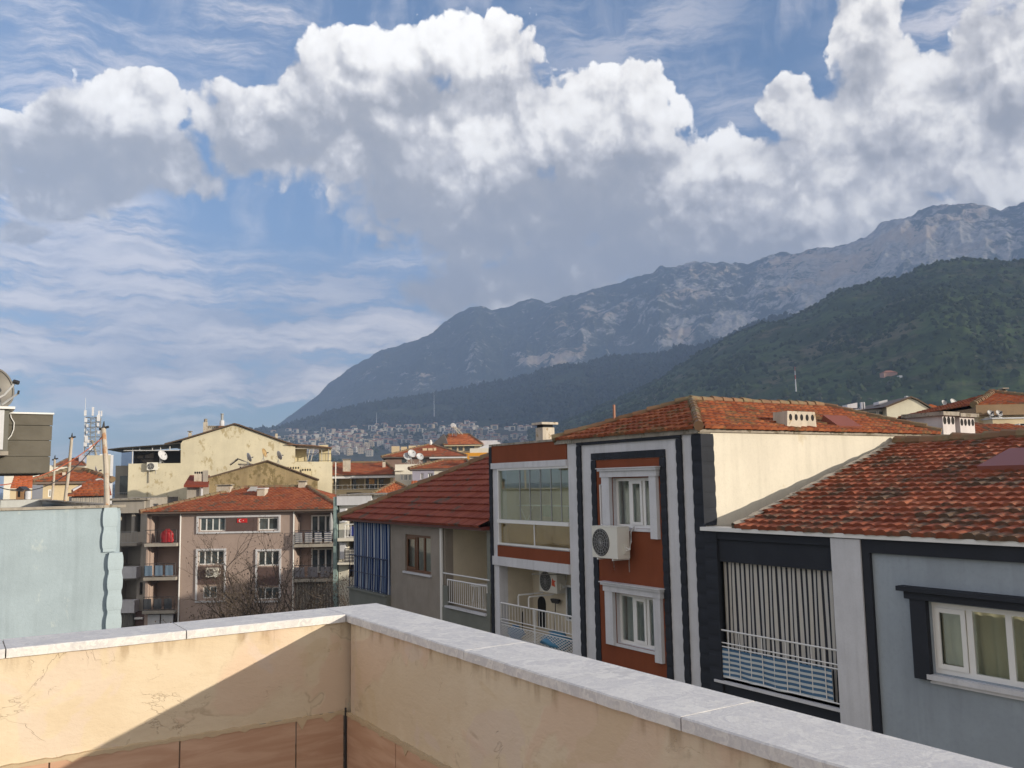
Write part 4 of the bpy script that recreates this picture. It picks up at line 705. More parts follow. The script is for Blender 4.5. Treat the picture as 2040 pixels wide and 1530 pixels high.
# ------------------------------------------------------------------ aqua neighbour on the left
c = ray(205, 1009); c = c/c[1]*20; BF = F(c[0], c[1], math.cos(SA), math.sin(SA)); zt = EYE+c[2]
t = thing('aqua_building', 'pale aqua building with scalloped corner and rooftop parapet at the far left', 'building', BF.w(-2, 0, -3))
BSIDE = BF.side(.45); m = MB(); m.box(BF, -12, .36, 0, zt-.55, -.3, 0).box(BF, -12, .36, zt-.55, zt-.03, -.22, 0); m.build('front_wall', AQUA, t)
m = MB(); m.box(BSIDE, .3, 18.2, 0, zt-.03, -.25, -.06).box(BF, -24, .20, zt-.9, zt+.03, -18.45, -18.2); m.build('rear_parapet', plaster('aqua_white', (.50, .52, .52), var=.1, streak=.2), t)
m = MB(); m.box(BF, -24, .2, zt-1.05, zt-.9, -18.2, -.3); m.build('roof_deck', CONC, t)
m = MB(); m.box(BF, -12, .48, zt-.03, zt+.03, -.26, .05).box(BSIDE, .35, 18.2, zt-.035, zt+.025, -.32, .02); m.build('coping', CONC, t)
x_ = lambda x, y=1050: BF.u(x, y)
AQM = plaster('aqua_moulding', (.40, .49, .55), var=.05, streak=.1)
moulding(t, BF, x_(206), x_(231), BF.z(215, 1099), zt-.03, AQM, blk=.44, d=.06, bulge=.012, wave=.026, name='corner_quoin'); moulding(t, BF, x_(214, 1180), x_(240, 1180), 0, BF.z(220, 1101), AQM, blk=.44, d=.10, bulge=.012, wave=.026, name='corner_quoin')
m = MB(); m.box(BSIDE, .02, 18, 0, zt-.1, -.25, -.07); m.build('side_wall', AQUA, t)
def pole(p, top, r, label):
    t = thing('rusty_pole', label, 'pole', p, 'rusty poles on the aqua building'); md = np.asarray(p)*.5+np.asarray(top)*.5+np.array([.02, 0, 0]); MB().tube([p, md, top], r, 10, r*.85).build('pipe', RUST, t); tp = np.asarray(top)
    MB().tube([tp+[-.09, 0, -.02], tp+[.12, 0, .03]], .03, 6).tube([tp, tp+[.01, 0, .16]], .035, 6, .01).build('clamp', IRON, t); return tp
def at(px, py, Y): r = ray(px, py); return EYEV+r/r[1]*Y
yb = BSIDE.w(.3, 0, 0)[1]
p1 = pole(BF.w(.10, zt, -.10), at(206, 853, BF.w(.10, zt, -.1)[1]), .062, 'tall rusty pole leaning at the corner of the aqua building, nearest of three'); q = BSIDE.w(10.8, zt, -.15); p2 = pole(q, at(143, 872, q[1]), .055, 'middle rusty pole on the side parapet of the aqua building'); q = BSIDE.w(15.8, zt, -.1); p3 = pole(q, at(109, 915, q[1]), .045, 'short pale pole at the rear corner of the aqua parapet')
def cable(a, b, sag, r, mat, label, n=14):
    a, b = np.asarray(a), np.asarray(b); pts = [a+(b-a)*k/n-np.array([0, 0, sag*4*(k/n)*(1-k/n)]) for k in range(n+1)]; return prop('overhead_cable', label, 'cable', MB().tube(pts, r, 5), mat)
cable(p1+[0, 0, -.2], at(-30, 968, 17), .28, .011, paint('orange_cable', (.40, .11, .05)), 'orange sagging cable from the corner pole to the left edge'); cable(p1+[0, 0, -.15], at(-30, 958, 17), .62, .010, IRON, 'black sagging cable running below the orange one')
# ------------------------------------------------------------------ dark clad building with the big dish
c = ray(60, 823); c = c/c[1]*27; DF = F(c[0], c[1], math.cos(SA), math.sin(SA)); t = thing('dark_clad_building', 'dark grey clad building overhanging at the left edge', 'building', DF.w(-4, 0, -3)); DARKC = plaster('dark_cladding', (.135, .125, .105), var=.12, scale=1.5, bump=.01)
z1, z0 = DF.z(60, 825), DF.z(60, 943); ua, ub = DF.u(17, 880), DF.u(101, 880); zs = [z0]+[DF.z(60, y) for y in (910, 878, 848)]+[z1]
m = MB(); m.box(DF, -9, ub-.04, z0, z1-.02, -5, -.03); m.build('core', DARKC, t)
for i, (a, b) in enumerate(zip(zs[:-1], zs[1:])): MB().box(DF, ua-.3, ub+.012*i, a+.018, b, -.03, 0.0+.006*i).build('cladding_panel', DARKC, t)
m = MB(); m.box(DF, ua-.6, ub+.06, z1, z1+.05, -5.1, .08); m.build('roof_edge', WHITE, t)
zb0, zb1 = DF.z(8, 899, 1.), DF.z(8, 815, 1.); um_ = DF.u(12, 860, 1.)
m = MB(); m.box(DF, -8, um_+.06, zb0, zb1, 0.03, 1.); m.build('bay', plaster('bay_grey', (.16, .155, .14)), t); MB().box(DF, -8, DF.u(7, 860, 1.0), zb0+.05, zb1-.02, 1.0, 1.03).build('white_panel', WHITEP, t); MB().box(DF, -8, um_+.20, zb1, zb1+.07, -.1, 1.15).build('roof_edge', WHITE, t); MB().box(DF, -8, um_+.08, zb0-.12, zb0, .03, 1.06).build('sill', CONC, t)
MB().box(DF, -12, -3.2, 0, z0, -6, -.4).build('lower_storeys', DARKC, t)
cc = [DF.w(DF.u(x, y), DF.z(x, y), .05) for x, y in ((21, 826), (22, 832), (28, 842), (27, 856), (22, 868), (14, 877))]; prop('hanging_wire', 'loose white wire hanging down the dark clad wall', 'wire', MB().tube(cc, .016, 5), WHITE)
dp = DF.w(DF.u(2, 812, .5), zb1+.07, .5); tt = thing('rooftop_dish', 'big satellite dish with white feed arms on the dark clad building', 'satellite dish', dp); ce = at(-14, 775, dp[1]); axd = np.array([.96, -.22, .18]); axd /= np.linalg.norm(axd); r = .62
MB().lathe(ce, [(r*k, .30*r*k*k) for k in np.linspace(.01, 1, 10)]+[(r*.98, .30*r+.02), (r*.9, .26*r+.03)], 32, axd).build('reflector', paint('dish_dark', (.19, .18, .165)), tt, smooth=True); e1 = at(29, 764, dp[1]-.1); e2 = at(36, 784, dp[1]-.2)
MB().tube([at(-4, 793, dp[1]), at(8, 787, dp[1]), e1], .030, 6).tube([at(4, 806, dp[1]), e2], .026, 6).build('feed_arm', WHITE, tt); MB().tube([e1+[-.03, 0, .06], e1+[.12, 0, .02]], .065, 8).tube([e2+[0, 0, -.02], e2+[.02, 0, .09]], .03, 6).build('receiver', IRON, tt); MB().tube([dp, ce], .04, 6).build('mast', GREYMET, tt)
# ------------------------------------------------------------------ mauve building
K = fronto(480, 66); t = M = thing('mauve_building', 'mauve apartment building with plum panels, balconies and a hipped tile roof', 'apartment building', K.w(0, 0, -4)); ze = K.z(480, 1016)
fl_y = [(1021, 1081), (1087, 1147), (1154, 1213), (1222, 1276), (1290, 1340)]
uA, uB, uC, uD = K.u(291, 1100), K.u(357, 1100), K.u(586, 1100), K.u(672, 1100); rec = [hole(K, 294, 357, a, b) for a, b in fl_y]+[hole(K, 588, 668, a, b) for a, b in fl_y]
W_ = [(398, 449, 1031, 1058, 4), (515, 554, 1031, 1056, 2), (395, 446, 1097, 1125, 4), (514, 556, 1098, 1127, 3), (404, 432, 1168, 1192, 2), (514, 556, 1170, 1194, 3), (395, 446, 1237, 1262, 3)]
wh = [hole(K, *w[:4]) for w in W_]
shell(M, K, uA, uD, 0, ze-.1, 11, PINK, rec+wh)
for h in rec: recess(M, K, h[0], h[1], h[2], h[3], 1.3, PINK, d=-.25)
for w in W_: fwin(M, K, *w[:4], cols=w[4], w=.075, d=-.14)
def border(x0, x1, y0, y1, panel=None, w=.13):
    a, b, c_, d_ = hole(K, x0, x1, y0, y1); m = MB(); m.box(K, a, a+w, c_, d_, .002, .09).box(K, b-w, b, c_, d_, .002, .09).box(K, a+w, b-w, d_-w, d_, .002, .09).box(K, a+w, b-w, c_, c_+w, .002, .09); m.build('window_border', WHITEP, M)
border(392, 559, 1027, 1062); border(390, 450, 1093, 1200); border(509, 560, 1094, 1200)
for x0, x1, y0, y1 in ((451, 513, 1031, 1058), (394, 446, 1128, 1164), (513, 557, 1130, 1166)): a, b, c_, d_ = hole(K, x0, x1, y0, y1); MB().box(K, a, b, c_, d_, .002, .04).build('plum_panel', PLUM, M)
fx0, fx1, fz0, fz1 = hole(K, 473, 493, 1033, 1041); fl = thing('flag', 'small red flag with white crescent and star on the plum panel', 'flag', K.w((fx0+fx1)/2, fz0, .06), None); FLR = paint('flag_red', (.55, .02, .02)); ml = MB(); ml.box(K, fx0, fx1, fz0, fz1, .05, .075); ml.build('cloth', FLR, fl)
cxm, czm, rr0 = fx0+(fx1-fx0)*.33, (fz0+fz1)/2, (fz1-fz0)*.38; cres = [(cxm+rr0*math.cos(q), czm+rr0*math.sin(q)) for q in np.linspace(.55, 2*math.pi-.55, 16)]+[(cxm+rr0*.22+rr0*.8*math.cos(q), czm+rr0*.8*math.sin(q)) for q in np.linspace(2*math.pi-.62, .62, 16)]
mb = MB(); V = [K.w(u, z, .08) for u, z in cres]; mb.add(V, [(i, i+1, 30-i, 31-i) for i in range(15)]); mb.build('crescent', WHITE, fl); sx_ = fx0+(fx1-fx0)*.62; MB().prism(K, [(sx_+rr0*(.42 if i % 2 == 0 else .17)*math.cos(math.pi+i*math.pi/5), czm+rr0*(.42 if i % 2 == 0 else .17)*math.sin(math.pi+i*math.pi/5)) for i in range(10)], .076, .082).build('star', WHITE, fl)
SB = material('balcony_bands', _stripes, [(0, (.10, .11, .17)), (.5, (.52, .52, .52))], 5, 1); SCB = paint('blue_screen', (.13, .19, .27)); SCG = paint('grey_screen', (.17, .165, .19)); SCD = paint('dark_screen', (.05, .055, .065))
for i, (x0, x1, yb, mt) in enumerate(((292, 356, 1082, None), (290, 354, 1149, SCB), (288, 352, 1215, SCD), (588, 668, 1083, SB), (587, 667, 1152, SCG))):
    a, b, _, _ = hole(K, x0, x1, yb-5, yb); z = K.z((x0+x1)/2, yb); MB().box(K, a, b, z-.22, z, -.2, .42).build('balcony_slab', SHADE, M)
    railing('railing', M, [K.w(a+.05, 0, .36), K.w(b-.05, 0, .36)], z, z+.98, IRON, gap=.35, r=.014)
    if mt is not None:
        n = 4 if mt is SB else 3
        for k in range(n): s_ = sheet('balcony_screen', K, a+.08+(b-a-.1)*k/n, a+(b-a-.1)*(k+.86)/n, z+.12, z+.86, .40, mt, M, folds=1.5, amp=.012, nu=16, nz=5)
a, b, c_, d_ = hole(K, 588, 668, 1154, 1213); s_ = sheet('beige_blind', K, a+.05, b-.05, c_, d_, .05, material('beige_stripes', _stripes, [(0, (.40, .37, .33)), (.5, (.13, .11, .10))], 26, 0), None, folds=26, amp=.03, nu=200, nz=5); tag(s_, 'beige striped curtain on the lowest right balcony of the mauve building', 'curtain')
a, b, c_, d_ = hole(K, 293, 346, 1224, 1275)
for k in range(2): MB().box(K, a+(b-a)*k/2+.05, a+(b-a)*(k+1)/2-.05, c_, d_, .0, .05).build('shutter', WHITEP, M)
a, b, c_, d_ = hole(K, 612, 656, 1027, 1060); window(M, K, a, b, c_-.6, d_, cols=3, d=-1.35, w=.1, glass=DARKGLASS)
a, b, c_, d_ = hole(K, 612, 656, 1095, 1128); window(M, K, a, b, c_-.6, d_, cols=3, d=-1.35, w=.1, glass=DARKGLASS)
tp = K.u(359, 1100); MB().tube([K.w(tp, 0, .08), K.w(tp, ze-.15, .08)], .055, 6).build('drainpipe', WHITE, M); tp = K.u(585, 1100); MB().tube([K.w(tp, 0, .08), K.w(tp, ze-.15, .08)], .055, 6).build('drainpipe', WHITE, M)
r0_, r1_ = K.u(487, 975, -5.5), K.u(612, 971, -5.5); zr_ = K.z(550, 971, -5.5); mr = hip(M, K, uA+.2, uD-.1, ze, 11, zr_, r0_, r1_, T_FAR, oh=.5, row=.38, tw=.32)
th_ = math.atan2(zr_-ze, 6)
chimney(M, K, K.u(512, 990, -3.0), K.u(527, 990, -3.0), EYE-1.6, K.z(520, 974, -3.0), -3., CHIM, dep=1.0, cap=False); MB().box(K, K.u(511, 990, -3.0), K.u(528, 990, -3.0), K.z(520, 974, -3.0), K.z(520, 974, -3.0)+.08, -4.1, -2.9).build('chimney_cap', WHITEP, M)
chimney(M, K, K.u(594, 968, -5.2), K.u(608, 968, -5.2), zr_-.5, K.z(600, 961, -5.2), -5.2, CHIM, dep=.7); chimney(M, K, K.u(431, 985, -4.2), K.u(458, 985, -4.2), EYE-1.6, K.z(445, 969, -4.2), -4.2, CHIM, dep=.8)
c = K.px(500, 981, -4.5); e_ = [fr_ for fr_ in (0,)]; m = MB(); a, b = K.u(489, 981, -4.3), K.u(512, 981, -4.3); zq = ze+math.tan(th_)*(4.3+.5); m.add([K.w(a, zq-.15, -4.0), K.w(b, zq-.15, -4.), K.w(b-.15, zq+.42, -5.0), K.w(a+.2, zq+.42, -5.0)], [(0, 1, 2, 3)]); m.build('skylight', paint('skylight_grey', (.42, .40, .37)), M)
aircon(K, K.u(414, 1138), K.z(425, 1148), .1, 'beige air conditioner on the plum panel of the mauve building', w=.85, h=.62)
a, z = K.u(333, 1070), K.z(333, 1081); m = MB(); V = []
for j in range(6):
    for i in range(12): q = 2*math.pi*i/12; s = (.95 if j < 4 else .8 if j == 4 else .3); V.append(K.w(a+.5*s*math.cos(q)*(1+.1*RNG.normal()), z+.98*j/5+.04*RNG.normal(), .0+.25*s*math.sin(q)))
m.add(V, [(j*12+i, j*12+(i+1) % 12, (j+1)*12+(i+1) % 12, (j+1)*12+i) for j in range(5) for i in range(12)]+[[60+i for i in range(12)]]); prop('covered_bundle', 'red tarpaulin covered bundle on the top left mauve balcony', 'bundle', m, paint('tarp_red', (.33, .012, .018), rough=.6))
um_p = thing('garden_umbrella', 'folded white parasol on the top right mauve balcony', 'parasol', K.w(K.u(660, 1050), K.z(660, 1082), .1)); pu = K.u(660, 1050); z = K.z(660, 1082); MB().tube([K.w(pu, z, .1), K.w(pu, z+2.3, .1)], .03, 6).build('pole', WHITE, um_p); MB().lathe(K.w(pu, z+.6, .1), [(.05, 0), (.12, .2), (.16, .9), (.06, 1.55), (.01, 1.7)], 8).build('canopy', cloth('parasol', (.55, .56, .58)), um_p)
# grey strip block left of it
K2 = fronto(258, 72); t = thing('grey_balcony_block', 'shaded grey block with white balconies between the aqua and mauve buildings', 'apartment building', K2.w(0, 0, -3)); HS = [hole(K2, 238, 262, 1015, 1062), hole(K2, 268, 280, 1020, 1060), hole(K2, 241, 280, 1090, 1128), hole(K2, 238, 272, 1156, 1195), hole(K2, 278, 284, 1160, 1185)]
a, b = K2.u(220, 1100), K2.u(296, 1100); zt2 = K2.z(258, 994); shell(t, K2, a, b, 0, zt2-.1, 6, SHADE, HS)
for h in HS: recess(t, K2, *h, 1.0, SHADE, d=-.25)
MB().box(K2, a-.3, b, zt2-.1, zt2+.06, -6, .5).build('roof_slab', CONC, t); MB().box(K2, K2.u(228, 1010), K2.u(290, 1010), K2.z(258, 1022), zt2-.1, 0, .25).build('eave_band', SHADE, t)
for x0, x1, y0, y1, mt in ((240, 281, 1128, 1150, WHITEP), (234, 277, 1194, 1218, WHITEP)): p = hole(K2, x0, x1, y0, y1); MB().box(K2, *p, .002, .9).build('balcony', mt, t)
p = hole(K2, 232, 283, 1080, 1086); MB().box(K2, *p, .002, 1.).build('balcony_slab', SHADE, t); railing('railing', t, [K2.w(p[0], 0, .0), K2.w(p[0]+.05, 0, .95), K2.w(p[1], 0, .95)], p[2]+.2, p[2]+1.1, GREYMET, gap=.25, r=.012)
p = hole(K2, 236, 270, 1222, 1270); s_ = sheet('corrugated_screen', K2, p[0], p[1], p[2], p[3], .5, paint('screen_grey', (.22, .22, .21)), t, folds=14, amp=.04, nu=140, nz=3); p = hole(K2, 273, 289, 1228, 1232); MB().box(K2, *p, .3, .5).build('sign_light', WHITE, t); p = hole(K2, 272, 290, 1217, 1280); MB().box(K2, *p, .02, .3).build('shop_front', PLUM, t)
# ------------------------------------------------------------------ the big peeling yellow building
K = fronto(420, 85, .23); t = Y_ = thing('yellow_building', 'large peeling yellow building with gable wall and roof terrace', 'building', K.w(0, 0, -5)); P = lambda x, y: K.px(x, y)
zf = K.z(400, 922); poly = [(K.u(255, 960), 0), (K.u(662, 940), 0), (K.u(662, 940), zf-.05), (K.u(588, 921), zf), P(588, 889), P(566, 882), P(475, 849), P(466, 847), P(364, 878), P(360, 884), (K.u(360, 921), zf), (K.u(256, 921), zf)]
m = MB(); m.prism(K, poly, -14, 0); m.build('gable_wall', YEL, Y_)
strip(K, [P(328, 886), P(364, 876.5), P(467, 845.5), P(476, 847.5), P(567, 881), P(592, 888.5)], .13, -14.2, .22).build('roof_edge', paint('roof_edge_brown', (.11, .075, .05)), Y_); strip(K, [P(572, 886), P(620, 888), P(662, 893)], .08, -6, .3).build('canopy_roof', paint('rust_sheet', (.20, .11, .07)), Y_)
m = MB(); a, b = K.u(216, 960), K.u(255, 960); m.box(K, a, b, 0, zf-.1, -9, -3); m.build('side_wing', SHADE, Y_); p = hole(K, 226, 252, 947, 985); MB().box(K, *p, -2.99, -2.9).build('wing_window', DARKGLASS, Y_)  # the wing's shadow grey is put into its wall colour
railing('railing', Y_, [K.w(K.u(222, 990), 0, -2.3), K.w(K.u(254, 990), 0, -2.3)], K.z(240, 998), K.z(240, 982), GREYMET, gap=.2); MB().box(K, K.u(220, 1000), K.u(255, 1000), K.z(240, 999)-.2, K.z(240, 999), -3, -2.2).build('balcony_slab', SHADE, Y_)
strip(K, [P(217, 897), P(242, 894), P(330, 887.5), P(360, 884)], .10, -6.5, .5).build('terrace_canopy', paint('canopy_dark', (.04, .035, .03)), Y_)
z0_ = zf; m = MB(); m.box(K, K.u(258, 910), K.u(359, 910), zf, K.z(300, 895), -2.1, -2.0); m.build('terrace_screen', material('dark_corrugated', _flat, (.022, .018, .016), rough=.6), Y_)
m = MB()
for x in (263, 318.5): m.tube([K.w(K.u(x, 910), zf, -.2), K.w(K.u(x, 910), K.z(x, 890), -.2)], .055, 6)
m.tube([K.w(K.u(246, 896), K.z(250, 897.5), -.1), K.w(K.u(357, 896), K.z(357, 897), -.1)], .05, 6)
for x in (278, 303, 338): m.tube([K.w(K.u(x, 895), K.z(x, 897), -.1), K.w(K.u(x, 895), K.z(x, 889), -.1)], .05, 5)
m.build('canopy_frame', WHITEP, Y_)
chimney(Y_, K, K.u(400, 850), K.u(408, 850), K.z(404, 868), K.z(404, 838), -2, CHIM, cap=False); MB().lathe(K.w(K.u(404.5, 838), K.z(404, 838), -2.3), [(.18, 0), (.18, .3), (.02, .38)], 8).build('chimney_pot', CONC, Y_)
holed_chimney(Y_, K, K.u(408, 855), K.u(432, 855), K.z(420, 866), K.z(420, 846.5), -2.6, -2.1, CHIM, 6, cap=.06, hr=.06, zf=.86); chimney(Y_, K, K.u(432, 855), K.u(443, 855), K.z(437, 860), K.z(437, 846), -1.6, plaster('brick_stack', (.20, .10, .06)), cap=False)
cp = K.w(K.u(438.5, 846), K.z(438, 846), -1.9); MB().lathe(cp, [(.01, 0), (.22, 0), (.24, .25), (.20, .55), (.01, .56)], 10).build('white_cowl', WHITEP, Y_); MB().lathe(cp+[0, 0, .55], [(.13, 0), (.13, .55), (.16, .6), (.16, .68), (.01, .68)], 10).build('metal_flue', GREYMET, Y_)
chimney(Y_, K, K.u(371, 866), K.u(377, 866), K.z(374, 874), K.z(374, 860), -1.5, CHIM, dep=.4); chimney(Y_, K, K.u(547, 868), K.u(552, 868), K.z(550, 877), K.z(550, 862), -1.5, CHIM, dep=.3, cap=False)
holed_chimney(Y_, K, K.u(572, 938), K.u(597, 938), K.z(585, 945), K.z(585, 929.5), .3, .9, YELP, 5, hr=.10, zf=.8); holed_chimney(Y_, K, K.u(601, 940), K.u(620, 940), K.z(610, 950), K.z(610, 933), .3, .9, YELP, 4, hr=.10, zf=.8)
aircon(K, K.u(294, 932), K.z(304, 936.5), .12, 'white air conditioner on the peeling yellow wall', w=.95, h=.70); prop('hanging_pipe', 'thin drain pipe hanging below the air conditioner on the yellow wall', 'pipe', MB().tube([K.w(K.u(297, 940), K.z(297, 938), .1), K.w(K.u(297, 950), K.z(297, 962), .1)], .04, 5), CONC)
p = hole(K, 588, 611, 890, 920); MB().box(K, p[0], p[1], zf, p[3], -2.2, -2.0).build('terrace_wall', YELP, Y_); m = MB(); p = hole(K, 637, 655, 883, 921); m.box(K, p[0], p[1], zf, p[3], -6, -4.); m.build('stair_room', YELP, Y_); p = hole(K, 656, 662, 893, 921); MB().box(K, p[0], p[1], zf, p[3], -5, -4.5).build('terrace_wall', YELP, Y_)
m = MB()
for x, q in ((612, 618), (619, 626), (641, 641), (655, 655)): m.tube([K.w(K.u(x, 918), zf, -.3), K.w(K.u(q, 895), K.z(q, 892), -.3)], .045, 5)
m.tube([K.w(K.u(588, 895), K.z(590, 893), -.3), K.w(K.u(661, 894), K.z(661, 893.5), -.3)], .05, 5).tube([K.w(K.u(606, 893), K.z(606, 891), -.3), K.w(K.u(648, 896), K.z(648, 896), -.3)], .04, 5); m.build('pergola', paint('pergola_white', (.55, .52, .46)), Y_)
railing('railing', Y_, [K.w(K.u(612, 920), 0, -.2), K.w(K.u(661, 920), 0, -.2)], zf, zf+.75, IRON, gap=.5, r=.014)
d1 = dish(K.w(K.u(322, 920), zf, .1), R(115), R(25), .52, 'white dish seen edge-on, at the dark terrace of the yellow building', 'dishes by the yellow building', mast=.35, col=WHITEP)
# mossy gable in front of it
K3 = fronto(530, 77, .23); t = thing('mossy_gable_house', 'mossy brown gable wall standing in front of the yellow building', 'house', K3.w(0, 0, -4)); P3 = lambda x, y: K3.px(x, y); m = MB(); m.prism(K3, [(P3(414, 955)[0], 0), (P3(633, 957)[0], 0), P3(633, 957), P3(533, 920), P3(414, 953)], -9, 0); m.build('gable_wall', MOSS, t)
strip(K3, [P3(411, 954), P3(533, 919), P3(636, 957)], .12, -9, .18).build('roof_edge', paint('roof_edge_brown', ()), t)
holed_chimney(t, K3, P3(474, 930)[0], P3(497, 930)[0], K3.z(485, 944), K3.z(485, 925), -2.2, -1.4, CHIM, 4, cap=.1); strip(K3, [P3(455, 926), P3(471, 914), P3(505, 927)], .1, -2.5, -1.2).build('chimney_roof', CONC, t)
for x, yf, az, lab in ((493, 929, 50, 'grey dish seen from behind, left of the mossy ridge'), (524, 920, 100, 'ochre edge-on dish at the top of the mossy ridge'), (554, 925, 48, 'grey dish seen from behind, right of the mossy ridge')):
    dish(K3.w(K3.u(x, yf), K3.z(x, yf)+.05, -.5), R(az), R(20), .42, lab, 'dishes by the yellow building', mast=.42, col=None if az < 90 else paint('dish_ochre', (.40, .27, .12)))
K4 = fronto(390, 75, .3); t = thing('small_chimney_house', 'small shabby house with twin chimneys below the yellow wall', 'house', K4.w(0, 0, -3)); shell(t, K4, K4.u(372, 990), K4.u(416, 990), 0, K4.z(390, 966), 5, SHADE); P4 = lambda x, y: K4.px(x, y); m = MB(); a, b = P4(367, 966), P4(416, 966); m.add([K4.w(a[0], a[1], .6), K4.w(b[0], b[1], .6), K4.w(b[0], b[1]+.85, -2.5), K4.w(a[0]+.3, a[1]+.85, -2.5), K4.w(a[0], a[1]-.2, .6), K4.w(b[0], b[1]-.2, .6)], [(0, 1, 2, 3), (4, 5, 1, 0)]); m.build('roof', T_DARK, t)
holed_chimney(t, K4, K4.u(386, 950), K4.u(403, 950), K4.z(395, 960), K4.z(395, 939), -1.2, -.5, CHIM, 4, hr=.09, zf=.88); chimney(t, K4, K4.u(404, 950), K4.u(414, 950), K4.z(410, 962), K4.z(410, 937), -.4, SHADE, cap=False); MB().tube([K4.w(K4.u(402, 990), 0, .25), K4.w(K4.u(402, 970), K4.z(402, 968), .25)], .1, 6).build('post', WHITEP, t); fwin(t, K4, 376, 384, 972, 986, 1); fwin(t, K4, 386, 396, 970, 985, 2)
# ------------------------------------------------------------------ houses at the left, behind the aqua roof
K = fronto(130, 48, .5); t = thing('beige_hip_house', 'beige house with red hipped roof behind the rusty poles', 'house', K.w(0, 0, -3)); a, b = K.u(74, 985), K.u(210, 985); ze = K.z(140, 958); shell(t, K, a, b, 0, ze-.1, 5, CRM, [hole(K, 96, 103, 975, 990)]); hip(t, K, a, b, ze, 5, K.z(150, 937, -2.5), K.u(140, 937, -2.5), K.u(166, 937, -2.5), T_FAR, oh=.3); chimney(t, K, K.u(124, 948, -1), K.u(131, 948, -1), ze, K.z(128, 941, -1), -1, CHIM, dep=.25, cap=False)
m = MB(); m.box(K, a-.25, K.u(85, 985), 0, ze-.2, -.2, .2); m.build('bluish_side_wall', paint('side_wall_blue', (.20, .22, .28)), t); fwin(t, K, 96, 103, 975, 990, 1)  # bluish slab standing in for the house's left side wall
dish(K.w(K.u(190, 950, -1.5), K.z(190, 950, -1.5), -1.5), R(60), R(20), .26, 'small dark dish on the ridge of the beige hip house', mast=.15); dish(K.w(K.u(198, 953, 1.), K.z(196, 985, 1.), 1.), R(170), R(25), .30, 'pale dish between the beige house and the tin roof', mast=.35, col=paint('dish_pale', (.5, .52, .55)))
K = fronto(180, 41, .5); t = thing('tin_roof_shed', 'low shed with rusty red roof and grey corrugated wall', 'shed', K.w(0, 0, -2)); a, b = K.u(142, 1000), K.u(214, 1000); ze = K.z(180, 987); s_ = sheet('corrugated_wall', K, a, b, 0, ze, 0, paint('tin_grey', (.26, .25, .245)), t, folds=16, amp=.03, nu=170, nz=3); shell(t, K, a, b, 0, ze-.05, 3, SHADE); th_ = R(17); tiles('roof', t, K.w(a-.25, ze, .25), K.U, -K.N*math.cos(th_)+np.array([0, 0, math.sin(th_)]), [(0, 0), (b-a+.4, 0), (b-a+.4, 2.2), (.9, 2.2)], T_FAR, row=.4, tw=.25, seg=3)
m = MB(); m.prism(K, [K.px(146, 975), K.px(163, 966), K.px(163, 969), K.px(146, 979)], -2, -.2); m.build('tin_sheet', WHITEP, t)
K = fronto(60, 150, .5); t = thing('long_white_building', 'long white building with small red roof behind the beige hip house', 'building', K.w(0, 0, -4)); a, b = K.u(8, 950), K.u(174, 950); zt_ = K.z(100, 927); shell(t, K, a, b, 0, zt_, 10, WHT, [hole(K, 145, 152, 929, 935), hole(K, 80, 88, 942, 947), hole(K, 40, 46, 946, 951)]); hip(t, K, K.u(114, 925), K.u(166, 925), zt_, 8, K.z(140, 912.5), K.u(136, 913), K.u(160, 913), T_FAR, oh=.4, row=.5, tw=.5, seg=1); fwin(t, K, 145, 152, 929, 935, 1); fwin(t, K, 80, 88, 942, 947, 1); fwin(t, K, 40, 46, 946, 951, 1); MB().box(K, K.u(158, 920), K.u(171, 920), zt_, K.z(165, 906), -6, -2).build('stair_house', paint('lilac_room', (.38, .38, .46)), t)
K = fronto(45, 44, .5); t = thing('orange_roof_annex', 'small annex with bright orange sloping roof at far left', 'house', K.w(0, 0, -2)); a, b = K.u(20, 980), K.u(64, 980); ze = K.z(45, 972); shell(t, K, a, b, 0, ze-.05, 3, CRM); th_ = R(20); tiles('roof', t, K.w(a, ze, .2), K.U, -K.N*math.cos(th_)+np.array([0, 0, math.sin(th_)]), [(0, 0), (b-a, 0), (b-a, 2.2), (.15, 2.2)], tilemat('bright', [(.40, .11, .04), (.45, .13, .05), (.5, .15, .06)], amt=.1), row=.3, tw=.25)
K = fronto(45, 36); t = thing('pigeon_loft', 'small wooden rooftop hut beside a white tank', 'hut', K.w(0, K.z(40, 992), 0)); p = hole(K, 32, 47, 976, 995); MB().box(K, *p, -.4, 0).build('cabin', paint('hut_wood', (.36, .21, .11)), t); MB().prism(K, [(p[0]-.04, p[3]), (p[1]+.04, p[3]), ((p[0]+p[1])/2, p[3]+.14)], -.45, .05).build('roof', IRON, t); MB().box(K, p[0]+.08, p[0]+.17, p[2]+.1, p[3]-.05, 0, .01).build('opening', BLACK, t)
q = hole(K, 48, 58, 975, 995); prop('water_tank', 'white rooftop water tank beside the wooden hut', 'tank', MB().lathe(K.w((q[0]+q[1])/2, q[2], -.1), [(.01, 0), (.11, 0), (.115, .25), (.10, .33), (.03, .37), (.01, .37)], 14), WHITEP); MB().box(K, K.u(-40, 1000), K.u(62, 1000), K.z(40, 995)-3.2, K.z(40, 995), -1.5, .3).build('hut_roof_deck', CONC, t)
